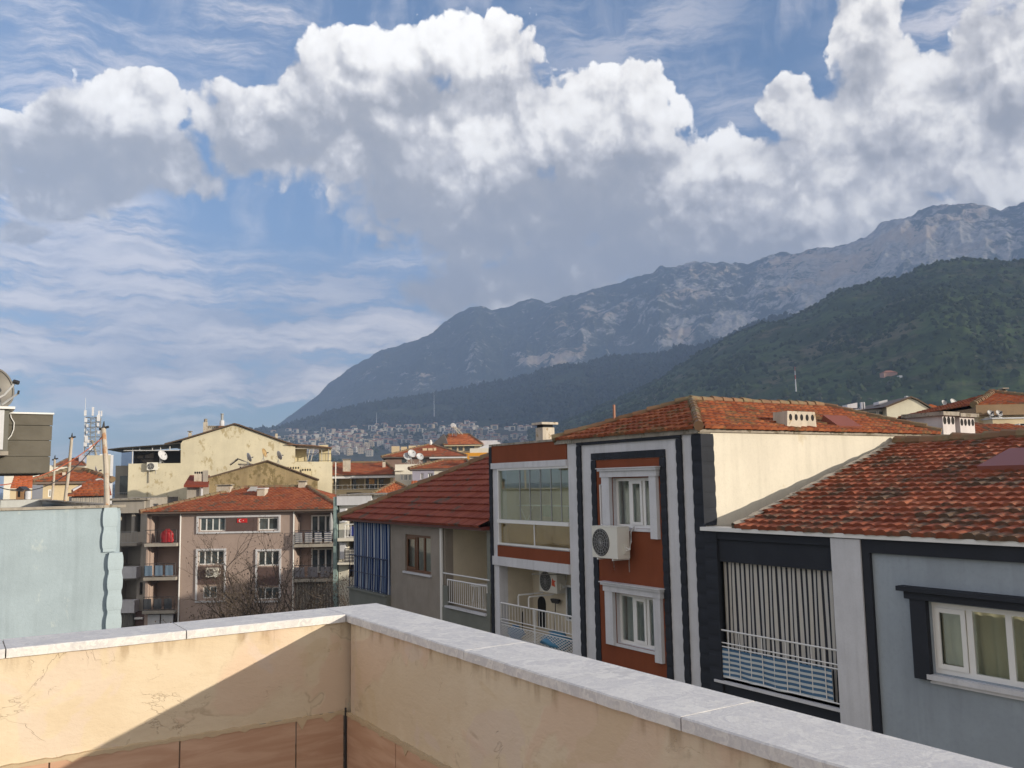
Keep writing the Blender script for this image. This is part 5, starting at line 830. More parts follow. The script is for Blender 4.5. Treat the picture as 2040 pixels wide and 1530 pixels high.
# antenna block and mast
K = fronto(198, 120, .45); t = thing('antenna_building', 'pale beige windowless block carrying the antenna mast', 'building', K.w(0, 0, -3)); a, b = K.u(172, 930), K.u(225, 930); zt_ = K.z(198, 907); shell(t, K, a, b, 0, zt_, 6, plaster('ribbed_beige', (.50, .46, .36), var=.06), name='wall'); MB().box(K, b-.35, b+.02, 0, zt_+.02, 0.0, .03).build('white_edge', WHITEP, t)
for x in (199, 206, 216): MB().box(K, K.u(x, 904), K.u(x+6, 904), zt_, K.z(x, 903.5), -3, -2).build('roof_unit', WHITEP, t)
t = thing('antenna_mast', 'white lattice telecom mast crowded with panel antennas', 'antenna mast', K.w(K.u(186, 907), zt_, -3)); zT = K.z(186, 832, -3); c = K.w(K.u(185, 870, -3), 0, -3); hw = .75; m = MB(); LG = [(-hw, -hw), (hw, -hw), (hw, hw), (-hw, hw)]
for x, y in LG: m.tube([c+[x, y, zt_], c+[x*.9, y*.9, zT]], .07, 5)
nz = 8
for i in range(nz+1):
    z = zt_+(zT-zt_)*i/nz
    for k in range(4):
        p, q = LG[k], LG[(k+1) % 4]; m.tube([c+[p[0], p[1], z], c+[q[0], q[1], z]], .035, 4)
        if i < nz: m.tube([c+[p[0], p[1], z], c+[q[0], q[1], z+(zT-zt_)/nz]], .028, 4)
m.build('lattice', GREYMET, t); MB().tube([c+[-hw*1.1, -hw, zt_], c+[-hw*1.1, -hw, K.z(176, 793, -3)]], .05, 5, .02).build('whip_antenna', WHITE, t)
for x, y, w_, h_ in ((170, 824, 4.5, 11), (185, 821, 4, 17), (197, 824, 3, 9), (202, 825, 3, 11), (196, 834, 6, 12), (171, 838, 5, 8), (195, 847, 4, 7), (174, 849, 4, 6), (173, 862, 3, 5), (196, 862, 4, 6), (172, 875, 6, 12), (170, 886, 6, 8), (183, 892, 10, 10), (176, 880, 4, 6)):
    a, z = K.u(x, y, -3.), K.z(x, y, -3.); k = 1/K.w(0, 0, -3)[1]**0; s = 123/1750; MB().box(K, a-w_*s/2, a+w_*s/2, z-h_*s/2, z+h_*s/2, -2.3+.3*RNG.random()-.25, -2.0+.3*RNG.random()).build('panel_antenna', WHITEP, t)
MB().tube([c+[hw+.2, -hw, zt_], c+[hw*.4, -hw-.1, zt_+2.2]], .14, 6).build('cable_duct', CONC, t)
# ------------------------------------------------------------------ houses in the middle distance, between the mossy gable and the rust block
K = fronto(705, 50); t = thing('white_parapet_block', 'white block with boxed roof parapet behind the blue curtain', 'building', K.w(0, 0, -3)); zt_ = K.z(705, 987); a, b = K.u(675, 1050), K.u(800, 1050); shell(t, K, a, b, 0, K.z(705, 1006), 6, WHT, [hole(K, 693, 740, 1012, 1050), hole(K, 693, 740, 1064, 1100), hole(K, 693, 740, 1118, 1150)])
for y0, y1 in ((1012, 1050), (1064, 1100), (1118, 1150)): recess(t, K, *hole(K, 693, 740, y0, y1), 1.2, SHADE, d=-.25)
MB().box(K, a-.05, K.u(742, 995), K.z(705, 1006), zt_, -1.0, .35).build('roof_parapet', WHITEP, t); MB().box(K, K.u(742, 995)+.02, b, K.z(705, 1006), zt_, -1.0, -.05).build('roof_parapet', WHT, t); MB().box(K, a-.1, b, zt_, zt_+.06, -6, .40).build('coping', CONC, t); MB().box(K, a-.25, a-.05, 0, zt_-.05, -.3, .3).build('tiled_pilaster', plaster('aqua_tile', (.25, .34, .34), var=.2, scale=5), t)
for y0, y1 in ((1013, 1040), (1080, 1112)): MB().box(K, *hole(K, 680, 691, y0, y1), .0, .40).build('meter_box', WHITEP, t)
p = hole(K, 678, 745, 1070, 1076); MB().box(K, *p, -.2, .8).build('balcony_slab', WHT, t); railing('railing', t, [K.w(p[0]+.4, 0, .74), K.w(p[1], 0, .74)], p[3], p[3]+.75, WHITE, gap=.16, r=.014); MB().box(K, p[0]+.6, p[1]-.3, p[3]+.1, p[3]+.6, .3, .34).build('blue_screen', paint('royal_blue', (.03, .05, .25)), t)
p = hole(K, 678, 745, 1118, 1122); MB().box(K, *p, -.2, .8).build('balcony_slab', WHT, t); railing('railing', t, [K.w(p[0]+.4, 0, .74), K.w(p[1], 0, .74)], p[3], p[3]+.75, IRON, gap=.22); s_ = sheet('balcony_screen', K, p[0]+.35, p[0]+1.5, p[3]+.05, p[3]+.7, .70, material('grey_bands', _stripes, [(0, (.45, .44, .42)), (.6, (.14, .14, .14))], 4, 1), t, folds=2, amp=.02, nu=20, nz=6)
K = fronto(790, 80); t = thing('orange_hip_house', 'low house with bright orange hipped roof behind the white parapet block', 'house', K.w(0, 0, -3)); ze = K.z(770, 987); shell(t, K, K.u(742, 1000), K.u(850, 1000), 0, ze-.1, 9, WHT); T_BR = tilemat('bright_orange', [(.36, .10, .035), (.46, .14, .05), (.54, .19, .07)], amp=None) if False else tilemat('bright_orange', [(.34, .095, .035), (.44, .135, .05), (.52, .18, .07)], amt=.22)
zr_ = K.z(790, 961, -3); hip(t, K, K.u(740, 1000), K.u(832, 1000), ze, 6, zr_, K.u(787, 961, -3), K.u(789, 961, -3), T_BR, oh=.2, row=.33, tw=.26, seg=2); hip(t, K, K.u(822, 1000), K.u(905, 1000), K.z(840, 978, -3), 5, K.z(860, 958, -5), K.u(826, 960, -5), K.u(900, 960, -5), T_BR, oh=.2, row=.33, tw=.26, caps=False)
K = fronto(720, 100, .16); t = thing('balcony_house', 'wide house with open top floor verandas under a red roof', 'house', K.w(0, 0, -3)); a, b = K.u(655, 960), K.u(784, 960); ze = K.z(720, 945.5); hs = [hole(K, 664, 698, 951, 975), hole(K, 700, 726, 951, 975), hole(K, 728, 752, 951, 975), hole(K, 754, 778, 951, 975), hole(K, 690, 720, 981, 996)]
shell(t, K, a, b, 0, ze-.1, 10, CRM, hs)
for h in hs: recess(t, K, *h, 1.5, CRM, d=-.25)
for i, (x0, x1) in enumerate(((666, 674), (703, 709), (732, 742), (757, 764), (744, 750))): MB().box(K, *hole(K, x0, x1, 955, 975), -1.6, -1.5).build('door' if i % 2 else 'window', DARKGLASS, t)
MB().box(K, *hole(K, 735, 746, 953, 964), -.6, -.55).build('wall_shade', paint('ochre_shade', (.50, .26, .07)), t); m = MB().box(K, a-.3, b+.2, ze-.4, ze-.17, -.3, .5); m.build('white_fascia', WHITEP, t)
railing('railing', t, [K.w(a+.3, 0, .12), K.w(b-.3, 0, .12)], K.z(720, 975), K.z(720, 966), WHITE, gap=.6, r=.02, rt=.03); hip(t, K, a, b, ze, 10, K.z(720, 922, -5), K.u(664, 924, -5), K.u(768, 924, -5), T_FAR, oh=.5, row=.45, tw=.5, seg=1)
chimney(t, K, K.u(683, 930, -.8), K.u(698, 930, -.8), ze-.3, K.z(690, 917, -.8), -.8, CHIM, dep=1.2); chimney(t, K, K.u(762, 930, -2.5), K.u(768, 930, -2.5), ze, K.z(765, 920, -2.5), -2.5, CHIM, dep=.5); MB().tube([K.w(K.u(669, 980), 0, .5), K.w(K.u(669, 930), K.z(669, 921), .5)], .06, 5).build('mast_pipe', WHITE, t)
K = fronto(810, 96, .12); t = thing('white_dish_house', 'white house with flat parapet carrying three pale dishes', 'house', K.w(0, 0, -3)); zt_ = K.z(810, 925); hs = [hole(K, 798, 803, 945, 957), hole(K, 805, 812, 945, 957), hole(K, 814, 820, 945, 957)]; shell(t, K, K.u(787, 950), K.u(846, 950), 0, zt_, 8, WHT, hs)
for h in hs: window(t, K, *h, cols=2, d=-.12, w=.06, glass=DARKGLASS)
MB().box(K, K.u(786, 936), K.u(805, 936), K.z(800, 938), K.z(800, 936), 0, .25).build('ledge', WHT, t)
for x, y, r, lab in ((811, 924, .46, 'pale dish, lowest left of the three on the white parapet'), (820, 921, .48, 'pale dish, highest of the three on the white parapet'), (836, 924, .42, 'pale dish standing alone at the right of the white parapet')): dish(K.w(K.u(x, y, -.5), zt_, -.5), R(150), R(30), r, lab, 'dishes on the white parapet', mast=.5+(.3 if y == 921 else 0), col=paint('dish_pale', (.5, .52, .55)))
K = fronto(865, 88, .1); t = thing('lilac_white_house', 'white and lilac corner house with red hipped roof', 'house', K.w(0, 0, -3)); ze = K.z(880, 932.5); hs = [hole(K, 838, 844, 943, 955), hole(K, 853, 863, 943, 955)]; shell(t, K, K.u(822, 950), K.u(934, 950), 0, ze-.1, 7, WHT, hs); MB().wall(K, K.u(822, 950)-.02, K.u(865, 950), 0, ze-.2, hs, .10, .003).build('lilac_front', plaster('lilac_front', (.33, .33, .42), var=.05), t)
for h in hs: window(t, K, *h, cols=2, d=-.1, w=.07, glass=DARKGLASS)
hip(t, K, K.u(822, 950), K.u(934, 950), ze, 7, K.z(885, 917, -3.5), K.u(883, 918, -3.5), K.u(930, 918, -3.5), T_FAR, oh=.35, row=.4, tw=.4, seg=1); chimney(t, K, K.u(936, 925), K.u(953, 925), 0, K.z(944, 912), .3, CHIM, dep=1.); MB().box(K, K.u(915, 930), K.u(930, 930), ze-.1, K.z(922, 926.5), -.2, .2).build('roof_window', WHITEP, t)
K = fronto(850, 130, .12); t = thing('many_chimney_house', 'broad red roofed house with a row of chimneys along its ridge', 'house', K.w(0, 0, -3)); a, b = K.u(768, 920), K.u(922, 920); ze = K.z(850, 909); hs = [hole(K, 800, 812, 914, 922), hole(K, 842, 850, 914, 922), hole(K, 858, 868, 914, 922), hole(K, 880, 890, 914, 922), hole(K, 898, 908, 914, 922)]; shell(t, K, a, b, 0, ze-.1, 12, plaster('brown_house', (.25, .17, .14)), hs)
for h in hs: MB().box(K, *h, -.3, -.2).build('window', DARKGLASS, t)
MB().box(K, K.u(858, 905)-.2, b+.6, ze-.35, ze-.17, -.3, .7).build('white_fascia', WHITEP, t); hip(t, K, a, b, ze, 12, K.z(857, 886, -6), K.u(853, 886, -6), K.u(861, 886, -6), T_FAR, oh=.6, row=.5, tw=.6, seg=1)
for i, (x0, x1, y1, d) in enumerate(((780, 796, 889, -5), (799, 811, 890, -5), (814, 829, 888, -5.5), (832, 846, 887, -6), (842, 851, 893, -2.5), (853, 862, 893, -2.5), (864, 869, 892, -2.5))): chimney(t, K, K.u(x0, 895, d), K.u(x1, 895, d), ze, K.z(x0, y1, d), d, CRM, dep=.8, cap=False)
MB().tube([K.w(K.u(858, 880, -6), K.z(858, 886, -6), -6), K.w(K.u(858, 880, -6), K.z(858, 880, -6), -6)], .25, 8).lathe(K.w(K.u(858, 879, -6), K.z(858, 878.5, -6), -6), [(.01, -.2), (.12, -.16), (.16, 0), (.12, .16), (.01, .2)], 10).build('white_vent', WHITE, t)
K = fronto(905, 150); t = thing('solar_heater_house', 'orange roofed house with a dark gable, carrying a solar water heater', 'house', K.w(0, 0, -3)); ze = K.z(930, 885); a, b = K.u(890, 895), K.u(956, 895); hs = [hole(K, 900, 910, 888, 898), hole(K, 913, 922, 888, 898), hole(K, 925, 945, 888, 898)]; shell(t, K, a, b, 0, ze-.1, 10, CRM, hs)
for h in hs: MB().box(K, *h, -.3, -.2).build('window', DARKGLASS, t)
m = MB(); m.prism(K, [(K.u(862, 885), 0), (K.u(893, 885), 0), K.px(893, 885), K.px(884, 864), K.px(862, 885)], -9, .3); m.build('dark_gable', plaster('dark_gable', (.12, .115, .12)), t); MB().box(K, a-.4, b+.4, ze-.3, ze-.17, -.2, .6).build('cream_fascia', YELP, t); hip(t, K, a, b, ze, 10, K.z(920, 865, -5), K.u(893, 865, -5), K.u(934, 865, -5), T_BR, oh=.5, row=.5, tw=.6, seg=1)
s_ = thing('solar_heater', 'solar water heater with white tank and tilted panels on a ridge', 'solar heater', K.w(K.u(903, 866), K.z(903, 866), -3)); MB().lathe(K.w(K.u(900, 845), K.z(900, 845), -3), [(.01, 0), (.42, .02), (.42, 2.2), (.01, 2.22)], 12, -K.N).build('tank', WHITEP, s_)
m = MB(); 
for x, q in ((899, 898), (904, 903), (907, 906)): m.tube([K.w(K.u(x, 866), K.z(x, 867), -3.5), K.w(K.u(q, 846), K.z(q, 846), -3.5)], .06, 5)
m.build('frame', WHITEP, s_)
for k, (x0, x1) in enumerate(((901, 913), (905, 919))): m = MB(); pA, pB = K.px(x0, 849), K.px(x1, 864); m.add([K.w(pA[0], pA[1], -2.2-k), K.w(pB[0], pB[1], -2.2-k), K.w(pB[0], pB[1], -1.4-k), K.w(pA[0], pA[1], -1.4-k), K.w(pA[0]+.12, pA[1]+.12, -2.2-k), K.w(pB[0]+.12, pB[1]+.12, -2.2-k), K.w(pB[0]+.12, pB[1]+.12, -1.4-k), K.w(pA[0]+.12, pA[1]+.12, -1.4-k)], [(4, 5, 6, 7), (3, 2, 1, 0), (0, 1, 5, 4), (2, 3, 7, 6), (1, 2, 6, 5), (3, 0, 4, 7)]); m.build('solar_panel', paint('panel_pale', (.45, .42, .36)), s_)
K = fronto(950, 146); t = thing('mustard_building', 'mustard yellow building with a white top storey', 'building', K.w(0, 0, -3)); MUS = plaster('mustard', (.70, .33, .04), var=.05); hs = [hole(K, 958, 966, 909, 917)]; shell(t, K, K.u(922, 910), K.u(970, 910), 0, K.z(945, 902), 8, MUS, hs); window(t, K, *hs[0], cols=2, d=-.1, w=.1, glass=DARKGLASS)
MB().box(K, K.u(936, 898), K.u(992, 898), K.z(945, 902), K.z(950, 893), -6, -.1).build('terrace_wall', WHT, t); MB().prism(K, [K.px(948, 893), K.px(1000, 893), K.px(996, 880), K.px(985, 879), K.px(962, 888)], -8, -2).build('white_gable', WHITEP, t); MB().box(K, K.u(948, 885), K.u(989, 885), K.z(960, 893), K.z(960, 873), -10, -8.2).build('stair_tower', WHITEP, t)
# ------------------------------------------------------------------ houses on the right skyline
K = fronto(1800, 62); t = thing('white_gable_house', 'white gable walled house with red roof above the orange roof', 'house', K.w(0, 0, -3)); P = lambda x, y, d=0: K.px(x, y, d)
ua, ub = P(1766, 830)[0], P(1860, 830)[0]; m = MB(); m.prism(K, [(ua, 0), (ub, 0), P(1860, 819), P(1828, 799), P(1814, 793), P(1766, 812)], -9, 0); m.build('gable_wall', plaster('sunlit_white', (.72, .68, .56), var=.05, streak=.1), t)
wl = P(1690, 830, -.6)[0]; hs = [(P(x0, 823, -.6)[0], P(x1, 823, -.6)[0], K.z(1740, 828, -.6), K.z(1740, 818, -.6)) for x0, x1 in ((1716, 1729), (1730, 1748), (1750, 1763))]
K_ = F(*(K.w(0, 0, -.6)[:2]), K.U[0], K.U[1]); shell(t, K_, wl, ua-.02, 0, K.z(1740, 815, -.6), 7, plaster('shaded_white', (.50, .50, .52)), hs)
for h in hs: window(t, K_, *h, cols=1, d=-.1, w=.06, glass=DARKGLASS)
m = MB(); a, b, c, d = P(1690, 818, .2), P(1764, 813, .2), P(1814, 791.5, .2), P(1706, 810, -6); zz = lambda p, dd: K.w(p[0], p[1], dd); m.add([zz(P(1686, 819), .25), zz(P(1766, 811.5), .25), zz(P(1814, 792.5), .25), K.w(P(1814, 792)[0], P(1814, 792.5)[1], -9), K.w(P(1690, 815)[0], P(1700, 814)[1], -9)], [(0, 1, 2, 3, 4)]); m.build('roof', T_FAR, t)
strip(K, [P(1762, 812.5), P(1814, 792), P(1828, 798), P(1864, 819)], .10, -9, .12).build('roof_edge', paint('roof_edge_brown', ()), t)
for x0, x1, y0, y1 in ((1688, 1708, 803, 813), (1751, 1768, 797, 806)): MB().prism(K, [P(x0, y1, -3), P(x1, y1, -3), P(x1, y0-1, -3), P(x0, y0+3, -3)], -4, -3).build('roof_box', WHITEP, t)
for x0, x1, y0, y1 in ((1805, 1809.5, 789, 797), (1824, 1827, 793, 800), (1828, 1830, 795, 801), (1716, 1718, 801, 808), (1721, 1723, 801, 808)): MB().box(K, P(x0, y0, -1.5)[0], P(x1, y0, -1.5)[0], K.z(x0, y1, -1.5)-.3, K.z(x0, y0, -1.5), -1.8, -1.5).build('chimney', WHITEP, t)
K = fronto(1862, 66); t = thing('small_orange_dormer', 'small orange roofed room to the right of the white gable', 'house', K.w(0, 0, -2)); shell(t, K, K.u(1850, 822), K.u(1873, 822), 0, K.z(1862, 816), 4, WHT, [hole(K, 1853, 1870, 818, 826)]); MB().box(K, *hole(K, 1853, 1870, 818, 826), -.3, -.2).build('window', DARKGLASS, t); MB().prism(K, [K.px(1846, 815.5), K.px(1877, 815.5), K.px(1876, 813.5), K.px(1850, 805.5), K.px(1846, 808)], -4, .3).build('roof', T_BR, t)
K = fronto(1905, 70); t = thing('white_roof_terrace', 'white rooftop terrace room between the lilac chimneys and the cream house', 'building', K.w(0, 0, -2)); zt_ = K.z(1905, 816.5); shell(t, K, K.u(1870, 830), K.u(1942, 830), 0, zt_, 6, SHADE); MB().box(K, K.u(1926, 820), K.u(1943, 820), K.z(1930, 826), zt_+.05, -.5, .15).build('parapet_end', WHITEP, t)
MB().box(K, K.u(1911, 806, -2), K.u(1930, 806, -2), K.z(1920, 803.5, -2), K.z(1920, 800.5, -2), -3, -2).build('chimney_cap', IRON, t); MB().box(K, K.u(1920, 806, -2), K.u(1925, 806, -2), zt_, K.z(1920, 803.5, -2), -2.6, -2.1).build('chimney', WHITEP, t)
for x, r, lab in ((1882, .36, 'grey dish, leftmost on the white roof terrace'), (1900, .42, 'grey dish, middle one on the white roof terrace'), (1920, .34, 'grey dish in front of the capped chimney'), (1934, .42, 'grey dish, rightmost on the white roof terrace')): dish(K.w(K.u(x, 816, -.6), zt_, -.6), R(150), R(30), r, lab, 'dishes on the white roof terrace', mast=.25)
K = fronto(2000, 42); t = thing('cream_house', 'cream house with brown eave, balcony and red roof at the right edge', 'house', K.w(0, 0, -3)); a, b = K.u(1948, 840), K.u(2150, 840); ze = K.z(2000, 806); hs = [hole(K, 1970, 1998, 818, 834)]; shell(t, K, a, b, 0, ze-.5, 8, CRM, hs); window(t, K, *hs[0], cols=2, d=-.1, w=.05, glass=DARKGLASS); MB().box(K, a-.25, b, ze-.52, ze-.02, -8.2, .4).build('deep_eave', plaster('eave_tan', (.27, .19, .12)), t); hip(t, K, a, b, ze, 8, K.z(1995, 782, -4), K.u(1980, 782, -4), b-2, T_FAR, oh=.25, row=.36, tw=.3)
p = hole(K, 1958, 2120, 836, 866); MB().box(K, *p, .004, .9).build('balcony', CRM, t); MB().box(K, p[0]-.06, p[1], p[3], p[3]+.06, .0, .96).build('balcony_rim', WHITEP, t); bx = MB().box(K, *hole(K, 2001, 2026, 847, 863), .9, 1.25).build('vent_box', WHITEP, t); v = MB()
for x0, x1 in ((2003, 2011), (2015, 2023)): v.box(K, *hole(K, x0, x1, 847.5, 851), 1.24, 1.256)
v.build('vents', BLACK, bx); chimney(t, K, K.u(2000, 784, -4), K.u(2007, 784, -4), ze+.8, K.z(2003, 778, -4), -4, WHITEP, dep=.3); MB().box(K, K.u(1985, 784, -4.), K.u(1998, 784, -4.), ze+.9, K.z(1990, 781, -4), -4.3, -4).build('roof_box', WHITEP, t)
for x, lab in ((1973, 'small grey dish at the left end of the cream balcony'), (1990, 'small grey dish before the cream house window')): dish(K.w(K.u(x, 836, .6), K.z(x, 835), .6), R(165), R(30), .17, lab, 'dishes on the cream balcony', mast=.1)
# arched hood and low roof behind the ridge
K = fronto(1985, 36); t = thing('low_red_roof', 'low red tiled roof between the twin lilac chimneys and the cream house', 'roof', K.w(0, K.z(1980, 873), 0)); th_ = R(16); q = K.px(1950, 874); tiles('roof_tiles', t, K.w(q[0], q[1], 0), K.U, -K.N*math.cos(th_)+np.array([0, 0, math.sin(th_)]), [(0, 0), (3.2, 0), (3.0, 2.4), (.15, 3.2)], T_FAR, row=.33, tw=.25); MB().box(K, q[0], q[0]+3.4, 0, q[1]-.1, -3, -.1).build('wall', CRM, t)
# ------------------------------------------------------------------ bare trees in the yard before the mauve building
def bare_tree(px, Y, ztop_, label, spread, n0=5, seed=1):
    rg = np.random.default_rng(seed); r = ray(px, 955); base = np.array([r[0]/r[1]*Y, Y, 0.]); t = thing('bare_tree', label, 'tree', base, 'bare trees in the yard'); tr = MB(); cr = MB(); H0 = ztop_*.42
    tr.tube([base, base+[.1, 0, H0*.5], base+[.0, .1, H0]], .20, 8, .14); tr.build('trunk', plaster('bark', (.11, .09, .075), var=.3, scale=4), t)
    def grow(p, d, L, r, lv):
        pts = [p]; n = 5
        for i in range(n): d = d+rg.normal(0, .16, 3)+np.array([0, 0, .06]); d /= np.linalg.norm(d); p = p+d*L/n; pts.append(p)
        cr.tube(pts, r, 5 if lv < 2 else 3, r*.5, cap=False)
        if lv < 4:
            for k in range((4, 4, 4, 3)[lv]):
                q = pts[2+int(rg.integers(0, 4))]; dd = d+rg.normal(0, .62, 3); dd[2] += .12; dd /= np.linalg.norm(dd); grow(q, dd, L*rg.uniform(.5, .75), r*.52, lv+1)
        elif rg.random() < .5: cr.lathe(p-[0, 0, .09], [(.001, 0), (.028, .03), (.028, .06), (.001, .09)], 4)
    for k in range(n0): an = 2*math.pi*k/n0+rg.uniform(-.3, .3); d = np.array([math.cos(an)*spread, math.sin(an)*spread*.7, 1.]); d /= np.linalg.norm(d); grow(base+[0, .0, H0*rg.uniform(.75, 1.)], d, ztop_*.36, .085, 0)
    cr.build('branches', paint('twigs', (.095, .075, .06), rough=.9), t)
bare_tree(535, 52, 11.6, 'tall bare tree in front of the mauve right windows', .55, 6, 3); bare_tree(585, 50, 8.8, 'broad bare tree before the lower right mauve balconies', .9, 7, 5); bare_tree(480, 53, 8.2, 'low bare tree in front of the mauve left windows', .8, 6, 8); bare_tree(655, 48, 8.6, 'dense bare tree below the white parapet block', .75, 7, 12)
# ------------------------------------------------------------------ ground, hills, mountain, far town
def vnoise(x, y, seed=0):
    xi, yi = np.floor(x).astype(np.int64), np.floor(y).astype(np.int64); fx, fy = x-xi, y-yi; fx, fy = fx*fx*(3-2*fx), fy*fy*(3-2*fy)
    def h(a, b):
        n = (a*374761393+b*668265263+seed*1442695041) & 0x7fffffff; n = ((n ^ (n >> 13))*1274126177) & 0x7fffffff; return ((n ^ (n >> 16)) & 0xffff)/65535.
    return (h(xi, yi)*(1-fx)+h(xi+1, yi)*fx)*(1-fy)+(h(xi, yi+1)*(1-fx)+h(xi+1, yi+1)*fx)*fy
def fbm(x, y, oct=5, seed=0, ridged=False, gain=.5):
    s = 0; a = 1; tot = 0
    for i in range(oct):
        n = vnoise(x*2**i, y*2**i, seed+i*17); n = 1-np.abs(2*n-1) if ridged else n; s = s+a*n; tot += a; a *= gain
    return s/tot
def curve(pts):
    A = np.array([azel(*p) for p in pts]); return lambda az: np.tan(np.interp(az, A[:, 0], A[:, 1]))
MB().box(F(0, 0, 1, 0), -9000, 9000, -2, 0, -9500, 9000).build('ground', GROUND, None, kind='structure')
def terrain(name, ridge_pts, r_foot, r_ridge, az0, az1, na, nr, mat, rough=.05, power=.9, rid=True, seed=1, back=1.35, rock=None, scale=1., fade=.5, zoff=0., stretch=3.):
    f = curve(ridge_pts); az = np.linspace(az0, az1, na); rr = np.concatenate([np.linspace(r_foot, r_ridge, nr), np.linspace(r_ridge, r_ridge*back, nr//4)[1:]]); AZ, RR = np.meshgrid(az, rr, indexing='ij')
    Hr = np.maximum(f(az)*r_ridge+EYE, 0)[:, None]; s = np.clip((RR-r_foot)/(r_ridge-r_foot), 0, None); g = np.where(s <= 1, np.clip(s, 0, 1)**power, np.clip(1-(s-1)/(back*r_ridge-r_ridge)*(r_ridge-r_foot)*.9, 0, 1)); X = RR*np.sin(AZ); Y = RR*np.cos(AZ)
    q = scale*1000.; arc = AZ*r_ridge
    n = fbm(arc/q*stretch, RR/q*.9+.35*fbm(arc/q*2, RR/q*2, 3, seed+5), 6, seed, rid, .55)-.5; n2 = fbm(X/q*8, Y/q*8, 4, seed+9)-.5
    Z = Hr*g*(1+rough*2*n*np.clip(1.1-fade*np.clip(s, 0, 1)**3, 0, 1)*np.clip(s*4, 0, 1)+rough*.5*n2*np.clip(s*4, 0, 1))
    Z += zoff-2*(1-np.clip(s*20, 0, 1)); V = np.stack([X, Y, Z], -1).reshape(-1, 3); nrr = len(rr); i = np.arange(na-1)[:, None]*nrr+np.arange(nrr-1)[None]; i = i.ravel(); Fs = np.stack([i, i+nrr, i+nrr+1, i+1], -1)
    me = bpy.data.meshes.new(name); me.vertices.add(len(V)); me.vertices.foreach_set('co', V.astype(np.float32).ravel()); me.loops.add(Fs.size); me.loops.foreach_set('vertex_index', Fs.ravel().astype(np.int32)); me.polygons.add(len(Fs)); me.polygons.foreach_set('loop_start', (np.arange(len(Fs))*4).astype(np.int32)); me.polygons.foreach_set('loop_total', np.full(len(Fs), 4, np.int32)); me.polygons.foreach_set('use_smooth', np.ones(len(Fs), bool)); me.materials.append(mat)
    if rock is not None: a = me.attributes.new('rock', 'FLOAT', 'POINT'); a.data.foreach_set('value', rock(AZ, RR, Z, s, n).astype(np.float32).ravel())
    me.update(calc_edges=True); o = bpy.data.objects.new(name, me); COL.objects.link(o); o['kind'] = 'structure'; sl = rr <= r_ridge+1
    return dict(o=o, az=az, r=rr[sl], Z=Z[:, sl], f=f)
def hill_z(t, az, r):
    i = np.clip(np.searchsorted(t['az'], az)-1, 0, len(t['az'])-2); j = np.clip(np.searchsorted(t['r'], r)-1, 0, len(t['r'])-2); return t['Z'][i, j]
def _mount(T):
    o = obc(T); k = T.n('ShaderNodeAttribute', attribute_name='rock').outputs['Fac']; st = T.v('MULTIPLY', o, (1., 1., .45)); f = T.noise(st, .012, 8, .72, dist=.6); f2 = T.noise(o, .045, 5, .7)
    veg = T.mix(T.ramp(T.noise(o, .004, 6, .6), .38, .62), (.022, .032, .018, 1), (.06, .062, .036, 1)); veg = T.mix(T.ramp(f2, .45, .62), veg, (.018, .028, .016, 1)); rk = T.mix(T.ramp(T.noise(st, .03, 6, .7), .35, .65), (.18, .18, .175, 1), (.44, .42, .385, 1)); rk = T.mix(T.ramp(T.noise(o, .003, 3), .52, .64, 0., .5), rk, (.55, .40, .25, 1))
    m = T.ramp(T.m('ADD', T.m('MULTIPLY_ADD', f, 2.1, -.5), T.m('MULTIPLY_ADD', f2, .5, k)), .98, 1.20)
    return princ(T, T.mix(m, veg, rk), .95, f, bdist=14., spec=.05)
def _hill(T, a=(.030, .046, .018), b=(.062, .092, .032), c=(.135, .115, .075), s=1.):
    o = obc(T); f = T.noise(T.v('MULTIPLY', o, (1, 1, 2.2)), .0065*s, 7, .64, dist=.7); g = T.noise(o, .05*s, 5, .7); cc = T.mix(T.ramp(f, .40, .60), a, b); cc = T.mix(T.m('MULTIPLY', T.ramp(T.noise(T.v('ADD', o, (500, 90, 0)), .009*s, 6, .62), .52, .66), .8), cc, c); cc = T.mix(T.ramp(g, .46, .62, 0, .75), cc, dk(a, .7)); return princ(T, cc, .95, g, bdist=3., spec=.05)
RID4 = [(380,900),(480,880),(547,851),(578,829),(609,807),(653,767),(677,752),(715,726),(760,697),(797,690),(832,675),(862,665),(883,644),(907,627),(943,617),(1013,613),(1055,604),(1151,591),(1200,577),(1240,565),(1274,552),(1356,531),(1385,527),(1488,529),(1529,513),(1591,505),(1645,499),(1706,478),(1731,462),(1772,435),(1793,427),(1814,431),(1846,418),(1879,414),(1949,412),(2040,404),(2300,395),(2700,470)]
PATCH = [(1352,665,26,30,.55),(1462,642,34,24,.55),(1440,660,20,18,.4),(1068,717,26,9,.5),(1130,715,30,16,.3),(1780,470,36,40,.3),(1900,480,60,40,.32),(1990,500,60,50,.15),(1370,560,50,40,.18),(1560,560,120,60,.16),(1700,510,90,60,.20),(1230,640,60,50,.16),(1100,660,90,45,.12),(1000,700,90,40,.08),(1650,570,90,40,.15),(830,740,60,26,.06)]
def rockf(AZ, RR, Z, s, n):
    E = np.arctan2(Z-EYE, RR); k = np.zeros_like(AZ)-.02
    for px, py, rx, ry, amp in PATCH:
        a, e = azel(px, py); q = ((AZ-a)*FPX/rx)**2+((E-e)*FPX/ry)**2; k += amp*np.exp(-q*.9)
    return k+.16*np.clip((AZ-.08)/.3, 0, 1)+.5*n*.5
mount = terrain('mountain', RID4, 3300, 5200, R(-24), R(44), 1000, 240, material('limestone_mountain', _mount), rough=.13, power=.85, rid=True, seed=3, rock=rockf, scale=.9, fade=.95, stretch=2.6)
